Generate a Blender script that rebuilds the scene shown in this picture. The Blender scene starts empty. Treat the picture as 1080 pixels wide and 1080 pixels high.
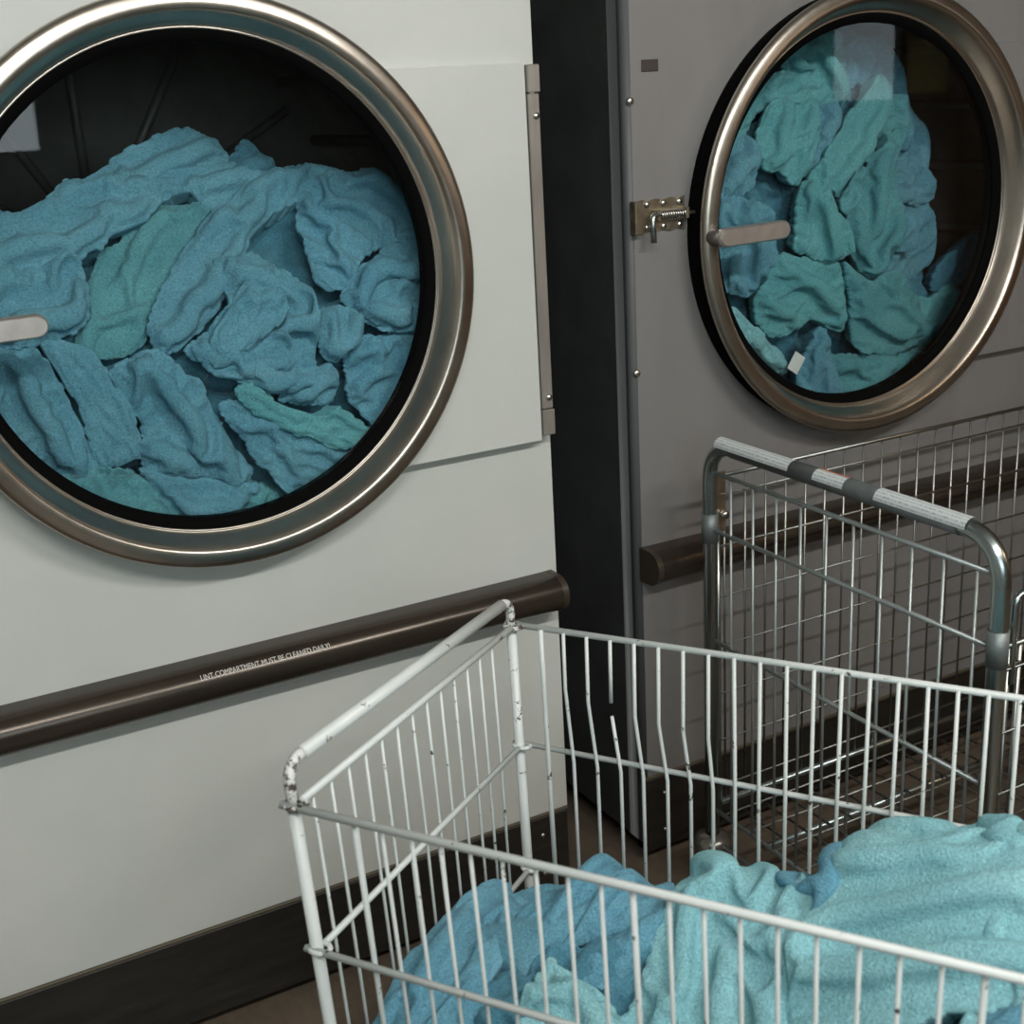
import bpy, math, random
import numpy as np
from mathutils import Vector, Matrix

random.seed(4); RNG = np.random.RandomState(7)
S = bpy.context.scene
COL = S.collection

# ------------------------------------------------------------------ camera
FPX, YAW, PITCH, ROLL = 1376.15, 0.4883116, 0.3094583, -0.0564371
CAM = np.array([-0.545157, -1.960807, 1.530682])
_f = np.array([math.sin(YAW)*math.cos(PITCH), math.cos(YAW)*math.cos(PITCH), -math.sin(PITCH)])
_r0 = np.array([math.cos(YAW), -math.sin(YAW), 0.0]); _u0 = np.cross(_r0, _f)
_r = math.cos(ROLL)*_r0 + math.sin(ROLL)*_u0
_u = -math.sin(ROLL)*_r0 + math.cos(ROLL)*_u0
cd = bpy.data.cameras.new('camera'); cam = bpy.data.objects.new('camera', cd); COL.objects.link(cam)
cd.sensor_width = 36; cd.sensor_fit = 'HORIZONTAL'; cd.lens = FPX/1080*36; cd.clip_start = .05
M = Matrix(((_r[0], _u[0], -_f[0], CAM[0]), (_r[1], _u[1], -_f[1], CAM[1]), (_r[2], _u[2], -_f[2], CAM[2]), (0, 0, 0, 1)))
cam.matrix_world = M
cd.dof.use_dof = True; cd.dof.focus_distance = 2.1; cd.dof.aperture_fstop = 6.3
S.camera = cam

# ------------------------------------------------------------------ world, light, exposure
W = bpy.data.worlds.new('world'); S.world = W; W.use_nodes = True
W.node_tree.nodes['Background'].inputs[0].default_value = (.55, .62, .66, 1)
W.node_tree.nodes['Background'].inputs[1].default_value = .35
S.view_settings.view_transform = 'Standard'; S.view_settings.look = 'None'
S.view_settings.exposure = 0.06; S.view_settings.gamma = 1.0; S.view_settings.use_curve_mapping = False
S.cycles.use_denoising = True
S.cycles.max_bounces = 8; S.cycles.transparent_max_bounces = 12
S.cycles.sample_clamp_indirect = 6.0
def area(name, loc, tgt, sx, sy, power, col):
    l = bpy.data.lights.new(name, 'AREA'); l.shape = 'RECTANGLE'; l.size = sx; l.size_y = sy; l.energy = power; l.color = col
    o = bpy.data.objects.new(name, l); COL.objects.link(o); o.location = loc
    o.rotation_euler = (Vector(tgt)-Vector(loc)).to_track_quat('-Z', 'Y').to_euler()
    return o
# daylight through the shop window behind and to the left of the photographer
area('window_daylight', (-.65, -4.12, 1.88), (-.6, 0, 1.2), 2.3, .95, 17, (.84, .96, 1.0))
# ceiling tubes (inside the fixtures built below)
FIX = [(-.55, -2.5), (1.05, -2.5)]
for fx, fy in FIX:
    area('tube_light', (fx, fy+.02, 2.64), (fx, .2, .5), 1.2, .12, 34, (1.0, .975, .93))
# warm pendant over the folding table on the right
area('pendant_light', (2.55, -2.3, 1.93), (2.55, -2.3, 0), .26, .26, 10, (1.0, .66, .36))

def ray(px):
    d = _f + (px[0]-540)/FPX*_r - (px[1]-540)/FPX*_u
    return CAM, d
def hit(px, ax, val):
    o, d = ray(px); return o + (val-o[ax])/d[ax]*d
def proj(P):
    d = np.asarray(P)-CAM; z = d@_f
    return np.array([540+FPX*(d@_r)/z, 540-FPX*(d@_u)/z])

# ------------------------------------------------------------------ materials
class NT:
    def __init__(s, name):
        s.m = bpy.data.materials.new(name); s.m.use_nodes = True; s.t = s.m.node_tree
        s.b = s.t.nodes['Principled BSDF']; s.out = s.t.nodes['Material Output']
    def n(s, typ, **k):
        x = s.t.nodes.new('ShaderNode'+typ)
        for a, v in k.items():
            if a[0] == '_': x.inputs[int(a[1:])].default_value = v
            else: setattr(x, a, v)
        return x
    def l(s, a, b): s.t.links.new(a, b)
    def set(s, **k):
        for a, v in k.items(): s.b.inputs[a.replace('_', ' ')].default_value = v
    def coords(s, scale=(1, 1, 1)):
        tc = s.n('TexCoord'); mp = s.n('Mapping'); mp.inputs['Scale'].default_value = scale
        s.l(tc.outputs['Object'], mp.inputs['Vector']); return mp.outputs['Vector']
    def noise(s, scale, detail=4, rough=.55, vec=None):
        x = s.n('TexNoise'); x.inputs['Scale'].default_value = scale; x.inputs['Detail'].default_value = detail
        x.inputs['Roughness'].default_value = rough
        if vec: s.l(vec, x.inputs['Vector'])
        return x.outputs['Fac']
    def ramp(s, fac, stops):
        x = s.n('ValToRGB'); e = x.color_ramp.elements
        while len(e) < len(stops): e.new(.5)
        for i, (p, c) in enumerate(stops):
            e[i].position = p; e[i].color = c if len(c) == 4 else (*c, 1)
        s.l(fac, x.inputs[0]); return x.outputs[0]
    def mix(s, fac, a, b, mode='MIX'):
        x = s.n('Mix', data_type='RGBA', blend_type=mode)
        for sock, v in ((x.inputs['Factor'], fac), (x.inputs['A'], a), (x.inputs['B'], b)):
            if isinstance(v, (int, float)): sock.default_value = v
            elif isinstance(v, tuple): sock.default_value = v if len(v) == 4 else (*v, 1)
            else: s.l(v, sock)
        return x.outputs['Result']
    def bump(s, h, strength, dist, prev=None):
        x = s.n('Bump'); x.inputs['Strength'].default_value = strength; x.inputs['Distance'].default_value = dist
        s.l(h, x.inputs['Height'])
        if prev: s.l(prev, x.inputs['Normal'])
        s.l(x.outputs[0], s.b.inputs['Normal']); return x.outputs[0]
    def base(s, c): s.l(c, s.b.inputs['Base Color'])
G = lambda v: (v, v, v)

def plain(name, c, rough=.5, metal=0., var=.0, scale=20, stretch=(1, 1, 1), bump=0, **k):
    t = NT(name); t.set(Base_Color=(*c, 1), Roughness=rough, Metallic=metal, **k)
    if var:
        f = t.noise(scale, 5, .6, t.coords(stretch))
        t.base(t.ramp(f, [(.3, tuple(x*(1-var) for x in c)), (.7, tuple(min(1, x*(1+var)) for x in c))]))
        if bump: t.bump(f, .3, bump)
    return t.m

def enamel():
    t = NT('white_enamel'); v = t.coords()
    f = t.noise(3.0, 5, .6, v); g = t.noise(160, 2, .5, v); k = t.noise(38, 6, .75, v)
    c = t.ramp(f, [(.3, (.50, .525, .49)), (.7, (.57, .585, .55))])
    spots = t.ramp(k, [(.735, G(0)), (.76, G(1))])
    c = t.mix(spots, c, (.24, .2, .15)); t.base(c)
    t.set(Roughness=.42); t.bump(g, .06, .002)
    return t.m
def grey_paint():
    t = NT('grey_cabinet_metal'); v = t.coords((1, 1, .25))
    f = t.noise(6, 6, .6, v); g = t.noise(220, 2, .5, t.coords())
    t.base(t.ramp(f, [(.3, (.215, .211, .21)), (.7, (.265, .26, .256))]))
    t.set(Roughness=.4, Metallic=.3); t.bump(g, .05, .002)
    return t.m
def steel():
    t = NT('door_ring_steel'); f = t.noise(9, 6, .65, t.coords()); g = t.noise(90, 3, .6, t.coords((1, .15, 1)))
    t.base(t.ramp(f, [(.25, (.38, .34, .29)), (.75, (.52, .475, .415))]))
    r = t.ramp(g, [(.3, G(.28)), (.7, G(.33))]); t.l(r, t.b.inputs['Roughness'])
    t.set(Metallic=1.0)
    return t.m
def glass():
    t = NT('door_glass'); t.t.nodes.remove(t.b)
    tr = t.n('BsdfTransparent', _0=(.93, .97, .96, 1)); gl = t.n('BsdfGlossy'); gl.inputs['Roughness'].default_value = .015
    fr = t.n('Fresnel'); fr.inputs['IOR'].default_value = 1.5
    mx = t.n('MixShader'); t.l(fr.outputs[0], mx.inputs[0]); t.l(tr.outputs[0], mx.inputs[1]); t.l(gl.outputs[0], mx.inputs[2])
    t.l(mx.outputs[0], t.out.inputs[0]); return t.m
def chipped_white():
    t = NT('chipped_white_wire'); v = t.coords()
    k = t.noise(42, 5, .7, v); s = t.ramp(k, [(.635, G(0)), (.655, G(1))])
    f = t.noise(7, 3, .6, v)
    c = t.ramp(f, [(.3, (.57, .615, .60)), (.7, (.67, .705, .69))])
    t.base(t.mix(s, c, (.055, .042, .032))); t.set(Roughness=.38); t.bump(s, -.4, .001)
    return t.m
def chipped_worn():
    t = NT('worn_white_post'); v = t.coords()
    k = t.noise(60, 5, .75, v); s = t.ramp(k, [(.5, G(0)), (.54, G(1))])
    t.base(t.mix(s, (.68, .7, .67), (.07, .055, .045))); t.set(Roughness=.5); t.bump(s, -.4, .001)
    return t.m
def towel_mat(name, c, c2):
    t = NT(name); v = t.coords()
    a = t.noise(9, 4, .6, v); b = t.noise(300, 3, .7, v); d = t.noise(900, 2, .6, v)
    col = t.ramp(a, [(.32, c), (.68, c2)])
    loop = t.ramp(b, [(.3, G(.66)), (.7, G(1.22))])
    col = t.mix(1.0, col, loop, 'MULTIPLY'); t.base(col)
    ed = t.n('Attribute', attribute_name='edge'); lt = t.n('Math', operation='LESS_THAN'); lt.inputs[1].default_value = .0035; t.l(ed.outputs['Fac'], lt.inputs[0])
    am = t.n('Math', operation='MULTIPLY'); am.inputs[1].default_value = .1; t.l(lt.outputs[0], am.inputs[0])
    t.base(t.mix(am.outputs[0], col, tuple(min(1, x*1.5+.03) for x in c2)))      # paler worn selvedge
    t.set(Roughness=.95); t.b.inputs['Sheen Weight'].default_value = .15; t.b.inputs['Sheen Roughness'].default_value = .5
    t.b.inputs['Sheen Tint'].default_value = (.6, .85, .95, 1); t.b.inputs['Specular IOR Level'].default_value = .15
    n = t.bump(b, .9, .005); n = t.bump(d, .5, .002, n)
    at = t.n('Attribute', attribute_name='edge')
    # flat hem band with a stitched line just inside the cut edge
    w = t.n('Math', operation='COMPARE'); w.inputs[1].default_value = .0135; w.inputs[2].default_value = .0012
    t.l(at.outputs['Fac'], w.inputs[0]); t.bump(w.outputs[0], -.5, .003, n)
    return t.m
def kick():
    t = NT('dark_kick_plate'); f = t.noise(14, 7, .7, t.coords((.35, 1, 2.6)))
    t.base(t.ramp(f, [(.35, (.008, .007, .0055)), (.62, (.02, .017, .0135)), (.8, (.06, .05, .042))]))
    t.set(Roughness=.5); return t.m
def bronze():
    t = NT('bronze_rail'); f = t.noise(30, 6, .7, t.coords((.12, 1, 1)))
    t.base(t.ramp(f, [(.35, (.04, .031, .023)), (.7, (.062, .048, .036))]))
    t.set(Roughness=.24, Metallic=.5); return t.m
def floor_mat():
    t = NT('vinyl_floor'); f = t.noise(5, 7, .7, t.coords((1, .4, 1))); g = t.noise(40, 4, .6, t.coords())
    c = t.ramp(f, [(.3, (.065, .058, .05)), (.55, (.135, .105, .075)), (.75, (.22, .16, .105))])
    t.base(t.mix(.3, c, t.ramp(g, [(.3, (.08, .065, .052)), (.7, (.21, .165, .125))]))); t.set(Roughness=.38)
    return t.m
def sticker(orange):
    t = NT('printed_sticker_warning' if orange else 'printed_sticker')
    uv = t.n('UVMap'); sp = t.n('SeparateXYZ'); t.l(uv.outputs[0], sp.inputs[0])
    # rows of tiny print
    ml = t.n('Math', operation='MULTIPLY'); ml.inputs[1].default_value = 5.0; t.l(sp.outputs['Y'], ml.inputs[0])
    fr = t.n('Math', operation='FRACT'); t.l(ml.outputs[0], fr.inputs[0])
    row = t.n('Math', operation='COMPARE'); row.inputs[1].default_value = .5; row.inputs[2].default_value = .2; t.l(fr.outputs[0], row.inputs[0])
    mp = t.n('Mapping'); mp.inputs['Scale'].default_value = (9, 1.5, 1); t.l(uv.outputs[0], mp.inputs[0])
    k = t.noise(3, 3, .8, mp.outputs[0]); on = t.ramp(k, [(.46, G(0)), (.52, G(1))])
    f = t.mix(1.0, row.outputs[0], on, 'MULTIPLY')
    c = t.mix(f, (.6, .64, .64), (.3, .34, .38))
    if orange:
        gt = t.n('Math', operation='GREATER_THAN'); gt.inputs[1].default_value = .78; t.l(sp.outputs['Y'], gt.inputs[0])
        c = t.mix(gt.outputs[0], c, t.mix(on, (.75, .22, .05), (.25, .05, .02)))
    t.base(c); t.set(Roughness=.4); return t.m

def emis(name, c, s):
    t = NT(name); t.set(Base_Color=(*c, 1)); t.b.inputs['Emission Color'].default_value = (*c, 1); t.b.inputs['Emission Strength'].default_value = s
    return t.m
MAT = dict(rod=plain('bright_zinc_rod', (.38, .425, .425), .42, .7, .1, 30), ledge=plain('kick_ledge_bronze', (.09, .075, .05), .5, .2), sleeve=plain('dull_zinc_sleeve', (.2, .23, .23), .5, .6), shop=plain('shop_wall_paint', (.2, .22, .2), .7, 0, .2, 3), white=enamel(), grey=grey_paint(), steel=steel(), glass=glass(), cart=chipped_white(), worn=chipped_worn(), kick=kick(), rail=bronze(),
    floor=floor_mat(), black=plain('black_rubber', (.0025, .0025, .0025), .8, Specular_IOR_Level=.04), dark=plain('dark_drum_metal', (.2, .195, .18), .5, .3, .2, 12),
    side=plain('dark_cabinet_side', (.045, .05, .05), .5, .2, .25, 8), capm=plain('rail_end_cap', (.05, .038, .028), .35, .2),
    hinge=plain('hinge_strip_metal', (.34, .315, .285), .42, .55, .15, 30, (1, 1, .2)), screw=plain('screw_steel', (.62, .6, .56), .25, 1),
    alu=plain('cast_aluminium', (.66, .62, .58), .32, .8, .1, 40), knob=plain('handle_stub_metal', (.16, .15, .14), .4, .7),
    brass=plain('zinc_latch', (.36, .31, .23), .34, .9, .3, 60), zinc=plain('zinc_tube', (.40, .45, .45), .26, 1, .1, 18, (1, 1, .3)),
    wire=plain('zinc_wire', (.31, .32, .30), .34, 1, .1, 30), grip=plain('grey_grip_sleeve', (.085, .095, .095), .45, 0, .2, 50),
    stick=sticker(False), warn=sticker(True), ink=plain('pale_lettering', (.6, .58, .54), .5), castor=plain('caster_rubber', (.03, .03, .03), .6),
    badge=plain('badge_dark', (.06, .05, .042), .45, .3), bumper=plain('grey_bumper', (.25, .24, .21), .25, .8),
    wallw=plain('painted_wall', (.5, .52, .5), .8, 0, .06, 3), wood=plain('wood_panel', (.2, .11, .055), .5, 0, .35, 6, (4, 4, .3)),
    ceil=plain('ceiling_paint', (.62, .61, .58), .9), fixture=plain('fixture_white', (.7, .7, .68), .5), tube=emis('tube_diffuser', (1, .96, .88), 5.0),
    pane=emis('daylit_pane', (.8, .93, 1.0), 1.6), frame=plain('window_frame_paint', (.25, .25, .24), .5), tag=plain('care_label', (.75, .75, .72), .8),
    poster=plain('poster_paper', (.55, .5, .22), .7, 0, .2, 9), shade=plain('pendant_shade', (.05, .045, .04), .4, .3), bulb=emis('bulb', (1, .7, .4), 12.0),
    edge=plain('corner_trim', (.085, .092, .095), .55, .1, .2, 10, (1, 1, .2)))
TOW = [towel_mat('towel_blue', (.125, .34, .455), (.19, .445, .56)),
       towel_mat('towel_teal', (.125, .40, .45), (.20, .53, .56)),
       towel_mat('towel_shaded_blue', (.07, .23, .325), (.11, .31, .41)),  # darker blue: shade of gaps and hollows put into the towel colour
       towel_mat('towel_green_teal', (.105, .335, .39), (.175, .465, .505)),
       towel_mat('towel_light_aqua', (.26, .58, .645), (.35, .69, .74)),
       towel_mat('towel_sky', (.125, .35, .48), (.19, .45, .58))]

# ------------------------------------------------------------------ mesh helpers
def mk(name, verts, faces, mat, parent=None, smooth=False, kind=None):
    me = bpy.data.meshes.new(name); me.from_pydata([tuple(map(float, v)) for v in verts], [], faces); me.update()
    if smooth:
        me.polygons.foreach_set('use_smooth', [True]*len(me.polygons))
    me.materials.append(mat if not isinstance(mat, str) else MAT[mat])
    o = bpy.data.objects.new(name, me); COL.objects.link(o)
    if parent: o.parent = parent; o.matrix_parent_inverse = Matrix()
    if kind: o['kind'] = kind
    return o
def tag(o, label, cat, group=None):
    o['label'] = label; o['category'] = cat
    if group: o['group'] = group
    return o
def empty(name, loc, label, cat, group=None):
    o = bpy.data.objects.new(name, None); COL.objects.link(o); o.location = loc; o.empty_display_size = .1
    return tag(o, label, cat, group)
class MB:
    def __init__(s, off=(0, 0, 0)): s.v = []; s.f = []; s.o = np.array(off, float)
    def add(s, V, F):
        n = len(s.v); s.v += [np.asarray(v, float)-s.o for v in V]; s.f += [tuple(i+n for i in f) for f in F]; return s
    def box(s, x0, x1, y0, y1, z0, z1, bev=0.):
        if bev <= 0:
            V = [(x, y, z) for x in (x0, x1) for y in (y0, y1) for z in (z0, z1)]
            return s.add(V, [(0, 1, 3, 2), (4, 6, 7, 5), (0, 4, 5, 1), (2, 3, 7, 6), (0, 2, 6, 4), (1, 5, 7, 3)])
        # chamfered box : 24 verts
        V = []; idx = {}
        for i, x in enumerate((x0, x1)):
            for j, y in enumerate((y0, y1)):
                for k, z in enumerate((z0, z1)):
                    sx, sy, sz = (1 if i == 0 else -1)*bev, (1 if j == 0 else -1)*bev, (1 if k == 0 else -1)*bev
                    idx[i, j, k, 0] = len(V); V.append((x, y+sy, z+sz))
                    idx[i, j, k, 1] = len(V); V.append((x+sx, y, z+sz))
                    idx[i, j, k, 2] = len(V); V.append((x+sx, y+sy, z))
        F = []
        for i in (0, 1): F.append([idx[i, 0, 0, 0], idx[i, 1, 0, 0], idx[i, 1, 1, 0], idx[i, 0, 1, 0]])
        for j in (0, 1): F.append([idx[0, j, 0, 1], idx[1, j, 0, 1], idx[1, j, 1, 1], idx[0, j, 1, 1]])
        for k in (0, 1): F.append([idx[0, 0, k, 2], idx[1, 0, k, 2], idx[1, 1, k, 2], idx[0, 1, k, 2]])
        for j in (0, 1):
            for k in (0, 1): F.append([idx[0, j, k, 1], idx[1, j, k, 1], idx[1, j, k, 2], idx[0, j, k, 2]])
        for i in (0, 1):
            for k in (0, 1): F.append([idx[i, 0, k, 0], idx[i, 1, k, 0], idx[i, 1, k, 2], idx[i, 0, k, 2]])
        for i in (0, 1):
            for j in (0, 1): F.append([idx[i, j, 0, 0], idx[i, j, 1, 0], idx[i, j, 1, 1], idx[i, j, 0, 1]])
        for i in (0, 1):
            for j in (0, 1):
                for k in (0, 1): F.append([idx[i, j, k, 0], idx[i, j, k, 1], idx[i, j, k, 2]])
        return s.add(V, F)
    def tube(s, P, r, n=10, caps=True):
        P = [np.asarray(p, float) for p in P]; R = r if hasattr(r, '__len__') else [r]*len(P)
        V = []; F = []; prev = None
        for i, p in enumerate(P):
            t = P[min(i+1, len(P)-1)]-P[max(i-1, 0)]; t = t/np.linalg.norm(t)
            if prev is None:
                a = np.array([0, 0, 1.]) if abs(t[2]) < .9 else np.array([1., 0, 0]); nrm = np.cross(t, a)
            else: nrm = prev - t*(prev@t)
            nrm /= np.linalg.norm(nrm); prev = nrm; b = np.cross(t, nrm)
            for k in range(n):
                an = 2*math.pi*k/n; V.append(p + R[i]*(math.cos(an)*nrm+math.sin(an)*b))
        for i in range(len(P)-1):
            for k in range(n):
                F.append((i*n+k, i*n+(k+1) % n, (i+1)*n+(k+1) % n, (i+1)*n+k))
        if caps:
            F.append(tuple(range(n))[::-1]); F.append(tuple((len(P)-1)*n+k for k in range(n)))
        return s.add(V, F)
    def lathe_y(s, prof, c, n=96, closed=False, a0=0, a1=2*math.pi):
        # profile (r, y) turned round the Y axis through c
        V = []; F = []; m = len(prof); full = abs(a1-a0-2*math.pi) < 1e-6; N = n if full else n+1
        for i in range(N):
            a = a0+(a1-a0)*i/n
            for r, y in prof: V.append((c[0]+r*math.cos(a), c[1]+y, c[2]+r*math.sin(a)))
        for i in range(n):
            j = (i+1) % N
            for k in range(m if closed else m-1):
                k2 = (k+1) % m; F.append((i*m+k, j*m+k, j*m+k2, i*m+k2))
        return s.add(V, F)
    def lathe_z(s, prof, c, n=24):
        V = []; F = []; m = len(prof)
        for i in range(n):
            a = 2*math.pi*i/n
            for r, z in prof: V.append((c[0]+r*math.cos(a), c[1]+r*math.sin(a), c[2]+z))
        for i in range(n):
            j = (i+1) % n
            for k in range(m-1): F.append((i*m+k, j*m+k, j*m+k+1, i*m+k+1))
        return s.add(V, F)
    def build(s, name, mat, parent=None, smooth=False, kind=None):
        return mk(name, s.v, s.f, mat, parent, smooth, kind)
def fillet(P, r, n=6):
    P = [np.asarray(p, float) for p in P]; out = [P[0]]
    for a, b, c in zip(P, P[1:], P[2:]):
        u = (a-b); lu = np.linalg.norm(u); w = (c-b); lw = np.linalg.norm(w); q = min(r, lu*.49, lw*.49)
        p0 = b+u/lu*q; p1 = b+w/lw*q
        for i in range(n+1):
            t = i/n; out.append((1-t)**2*p0+2*t*(1-t)*b+t*t*p1)
    out.append(P[-1]); return out
def autosmooth(o, ang=35):
    me = o.data; me.polygons.foreach_set('use_smooth', [True]*len(me.polygons))
    try: me.set_sharp_from_angle(angle=math.radians(ang))
    except Exception: pass
    return o

# ------------------------------------------------------------------ room
RX0, RX1, RY0, RY1, RH = -2.7, 3.9, -4.2, 1.35, 2.75
MB().box(RX0, RX1, RY0, RY1, -.08, 0).build('floor', 'floor', kind='structure')
MB().box(RX0, RX1, RY0, RY1, RH, RH+.08).build('ceiling', 'ceil', kind='structure')
MB().box(RX0, RX1, RY1, RY1+.08, 0, RH).build('wall_back', 'wallw', kind='structure')
MB().box(RX0-.08, RX0, RY0, RY1, 0, RH).build('wall_left', 'wallw', kind='structure')
MB().box(RX1, RX1+.08, RY0, RY1, 0, RH).build('wall_right', 'wood', kind='structure')
# wall behind the photographer with a shop window in it
WX0, WX1, WZ0, WZ1 = -1.85, .55, 1.36, 2.4
w = MB()
w.box(RX0, WX0, RY0-.08, RY0, 0, RH).box(WX1, RX1, RY0-.08, RY0, 0, RH).box(WX0, WX1, RY0-.08, RY0, 0, WZ0).box(WX0, WX1, RY0-.08, RY0, WZ1, RH)
w.build('wall_front', 'shop', kind='structure')
win = MB()
for x in (WX0, -1.05, -.25, WX1-.05): win.box(x, x+.05, RY0-.05, RY0+.0, WZ0, WZ1)
for z in (WZ0, WZ1-.05): win.box(WX0, WX1, RY0-.05, RY0, z, z+.05)
wo = win.build('window_1', 'frame', kind='structure')
for a, b in ((WX0+.05, -1.05), (-1.0, -.25), (-.2, WX1-.05)):
    MB().box(a, b, RY0-.04, RY0-.03, WZ0+.05, WZ1-.05).build('pane', 'pane', wo)
w2 = MB(); w2.box(RX1-.02, RX1-.0005, -3.0, -2.53, 1.38, 1.42).box(RX1-.02, RX1-.0005, -3.0, -2.53, 1.9, 1.94).box(RX1-.02, RX1-.0005, -3.0, -2.96, 1.42, 1.9).box(RX1-.02, RX1-.0005, -2.57, -2.53, 1.42, 1.9)
w2o = w2.build('window_2', 'frame', kind='structure')
MB().box(RX1-.012, RX1-.006, -2.96, -2.57, 1.42, 1.9).build('pane', 'pane', w2o)
po = MB((RX1, -2.38, 1.55)).box(RX1-.004, RX1-.0005, -2.5, -2.27, 1.44, 1.66).build('poster', 'poster'); po.location = (RX1, -2.38, 1.55)
tag(po, 'small olive yellow poster on the wood-panelled wall to the right', 'poster')
for i, (fx, fy) in enumerate(FIX):
    e = empty('ceiling_light', (fx, fy, RH), 'long white ceiling tube fixture behind the photographer, %s one' % ('left' if i == 0 else 'right'), 'ceiling light', 'ceiling tube fixtures')
    MB((0, 0, 0)).box(-.63, .63, -.1, .1, -.06, -.001, .01).build('housing', 'fixture', e)
    MB().box(-.6, .6, -.08, .08, -.075, -.0605).build('diffuser', 'tube', e)
pe = empty('pendant_lamp', (2.55, -2.3, RH), 'dark pendant lamp with a warm bulb on the right', 'lamp')
MB().tube([(0, 0, 0), (0, 0, -.62)], .004, 6).build('cord', 'black', pe)
MB().lathe_z([(.02, -.6), (.05, -.62), (.15, -.72), (.19, -.8), (.185, -.8), (.14, -.72), (.04, -.63)], (0, 0, 0), 32).build('lamp_shade', 'shade', pe, True)
MB().lathe_z([(.001, -.64), (.03, -.66), (.045, -.71), (.03, -.75), (.001, -.765)], (0, 0, 0), 16).build('bulb', 'bulb', pe, True)

# ------------------------------------------------------------------ dryers
ZC = 1.275; RH_ = .40
def holed_sheet(x0, x1, z0, z1, cx, cz, r, y0, y1, n=96):
    angs = [2*math.pi*i/n for i in range(n)]
    for X in (x0, x1):
        for Z in (z0, z1): angs.append(math.atan2(Z-cz, X-cx) % (2*math.pi))
    angs = sorted(angs); V = []; F = []
    for a in angs:
        c, s = math.cos(a), math.sin(a)
        t = min((x1-cx)/c if c > 1e-9 else ((x0-cx)/c if c < -1e-9 else 1e9), (z1-cz)/s if s > 1e-9 else ((z0-cz)/s if s < -1e-9 else 1e9))
        ox, oz = cx+t*c, cz+t*s; ix, iz = cx+r*c, cz+r*s
        V += [(ix, y0, iz), (ox, y0, oz), (ox, y1, oz), (ix, y1, iz)]
    m = len(angs)
    for i in range(m):
        j = (i+1) % m
        for k in range(4): F.append((i*4+k, j*4+k, j*4+(k+1) % 4, i*4+(k+1) % 4))
    return V, F
def screw(parent, p, r=.006, n=12, name='screw'):
    m = MB(); m.lathe_y([(.0005, -.0045), (r*.6, -.004), (r*.95, -.0022), (r, 0.0)], p, n)
    return m.build(name, 'screw', parent, True)
def dryer(x0, x1, cx, ztop, body, label, zc, lettering, grey):
    e = empty('tumble_dryer', (cx, .5, 0), label, 'dryer'); off = (cx, .5, 0); B = lambda: MB(off)
    yb = 1.15
    side = 'side' if grey else 'white'
    b = B(); b.box(x0, x0+.012, .012, yb, .05, ztop).box(x1-.012, x1, .012, yb, .05, ztop).box(x0+.012, x1-.012, yb-.012, yb, .05, ztop)
    b.box(x0+.012, x1-.012, .012, yb-.012, ztop-.012, ztop).box(x0+.012, x1-.012, .05, yb-.012, .05, .062)
    b.build('cabinet', side, e)
    # corner trim where the side meets the front
    if grey:
        t = B(); t.tube([(x0+.012, .013, .05), (x0+.012, .013, ztop)], .0125, 14); t.box(x0-.0015, x0+.006, .018, .05, .05, ztop, .001)
        t.build('corner_trim', 'edge', e, True)
    V, F = holed_sheet(x0+(.012 if grey else 0), x1, .2, ztop, cx, zc, RH_, 0, .02)
    autosmooth(B().add(V, F).build('front_panel', body, e), 30)
    # raised door panel on the hinge side
    xe = x1-.031; z0, z1 = .95, 1.575
    zs = [z0+(z1-z0)*i/40 for i in range(41)]; V = []; F = []
    for z in zs:
        xl = cx+math.sqrt(max(.403**2-(z-zc)**2, 1e-6))
        V += [(xl, -.028, z), (xe-.002, -.028, z), (xe, -.026, z), (xe, 0, z)]
    for i in range(40):
        for k in range(3): F.append((i*4+k, i*4+k+1, i*4+k+5, i*4+k+4))
    n = len(V)
    V += [(V[0][0], 0, z0), (V[160][0], 0, z1+.003), (V[160][0], -.025, z1+.003), (xe-.002, -.025, z1+.003), (xe, 0, z1+.003)]
    F += [(0, n, 3, 2, 1), (160, n+2, n+3, 161), (n+2, n+1, n+4, n+3), (161, n+3, n+4, 163, 162)]
    dp = B().add(V, F).build('door_panel', body, e)
    # hinge strip, end caps and screws
    hs = B().box(xe+.0015, x1-.0085, -.031, 0, z0+.055, z1-.045, .0015).build('hinge_strip', 'hinge', e)
    for za, zb in ((z0+.008, z0+.0535), (z1-.0435, z1)):
        B().box(xe+.0012, x1-.007, -.0335, 0, za, zb, .0015).build('hinge_knuckle', 'hinge', hs)
    for z in (z0+.075, z1-.08): screw(hs, np.array((x1-.0165, -.031, z))-np.array(off), .006)
    # kick plate
    B().box(x0+.002, x1-.001, -.0055, .002, .194, .1998, .001).build('kick_ledge', 'ledge', e)
    kp = B().box(x0+.004, x1-.002, -.004, .012, .028, .1935, .002).build('kick_plate', 'kick', e)
    B().box(x0+.03, x1-.03, .05, .07, 0, .0495).build('base_frame', 'black', e)
    for xx in (x0+.05, x1-.06):
        for z in (.07, .155): screw(kp, np.array((xx, -.004, z))-np.array(off), .005, 8)
    # bumper rail: D section
    zr, rr = .661, .033
    prof = [(-.0, zr-rr)]
    for i in range(17):
        a = -math.pi/2+math.pi*i/16; prof.append((-.03-math.cos(a)*.034, zr+math.sin(a)*rr))
    prof.append((0, zr+rr))
    ra, rb = x0+(.006 if grey else 0), x1-.011
    def dsec(xa, xb, k=1.):
        V = [(x, y*k if y else 0, zr+(z-zr)*k) for x in (xa, xb) for y, z in prof]; m = len(prof)
        F = [(i, i+1, m+i+1, m+i) for i in range(m-1)]+[tuple(range(m))[::-1], tuple(range(m, 2*m))]
        return V, F
    rl = autosmooth(B().add(*dsec(ra+.012, rb-.012)).build('bumper_rail', 'rail', e), 40)
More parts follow.
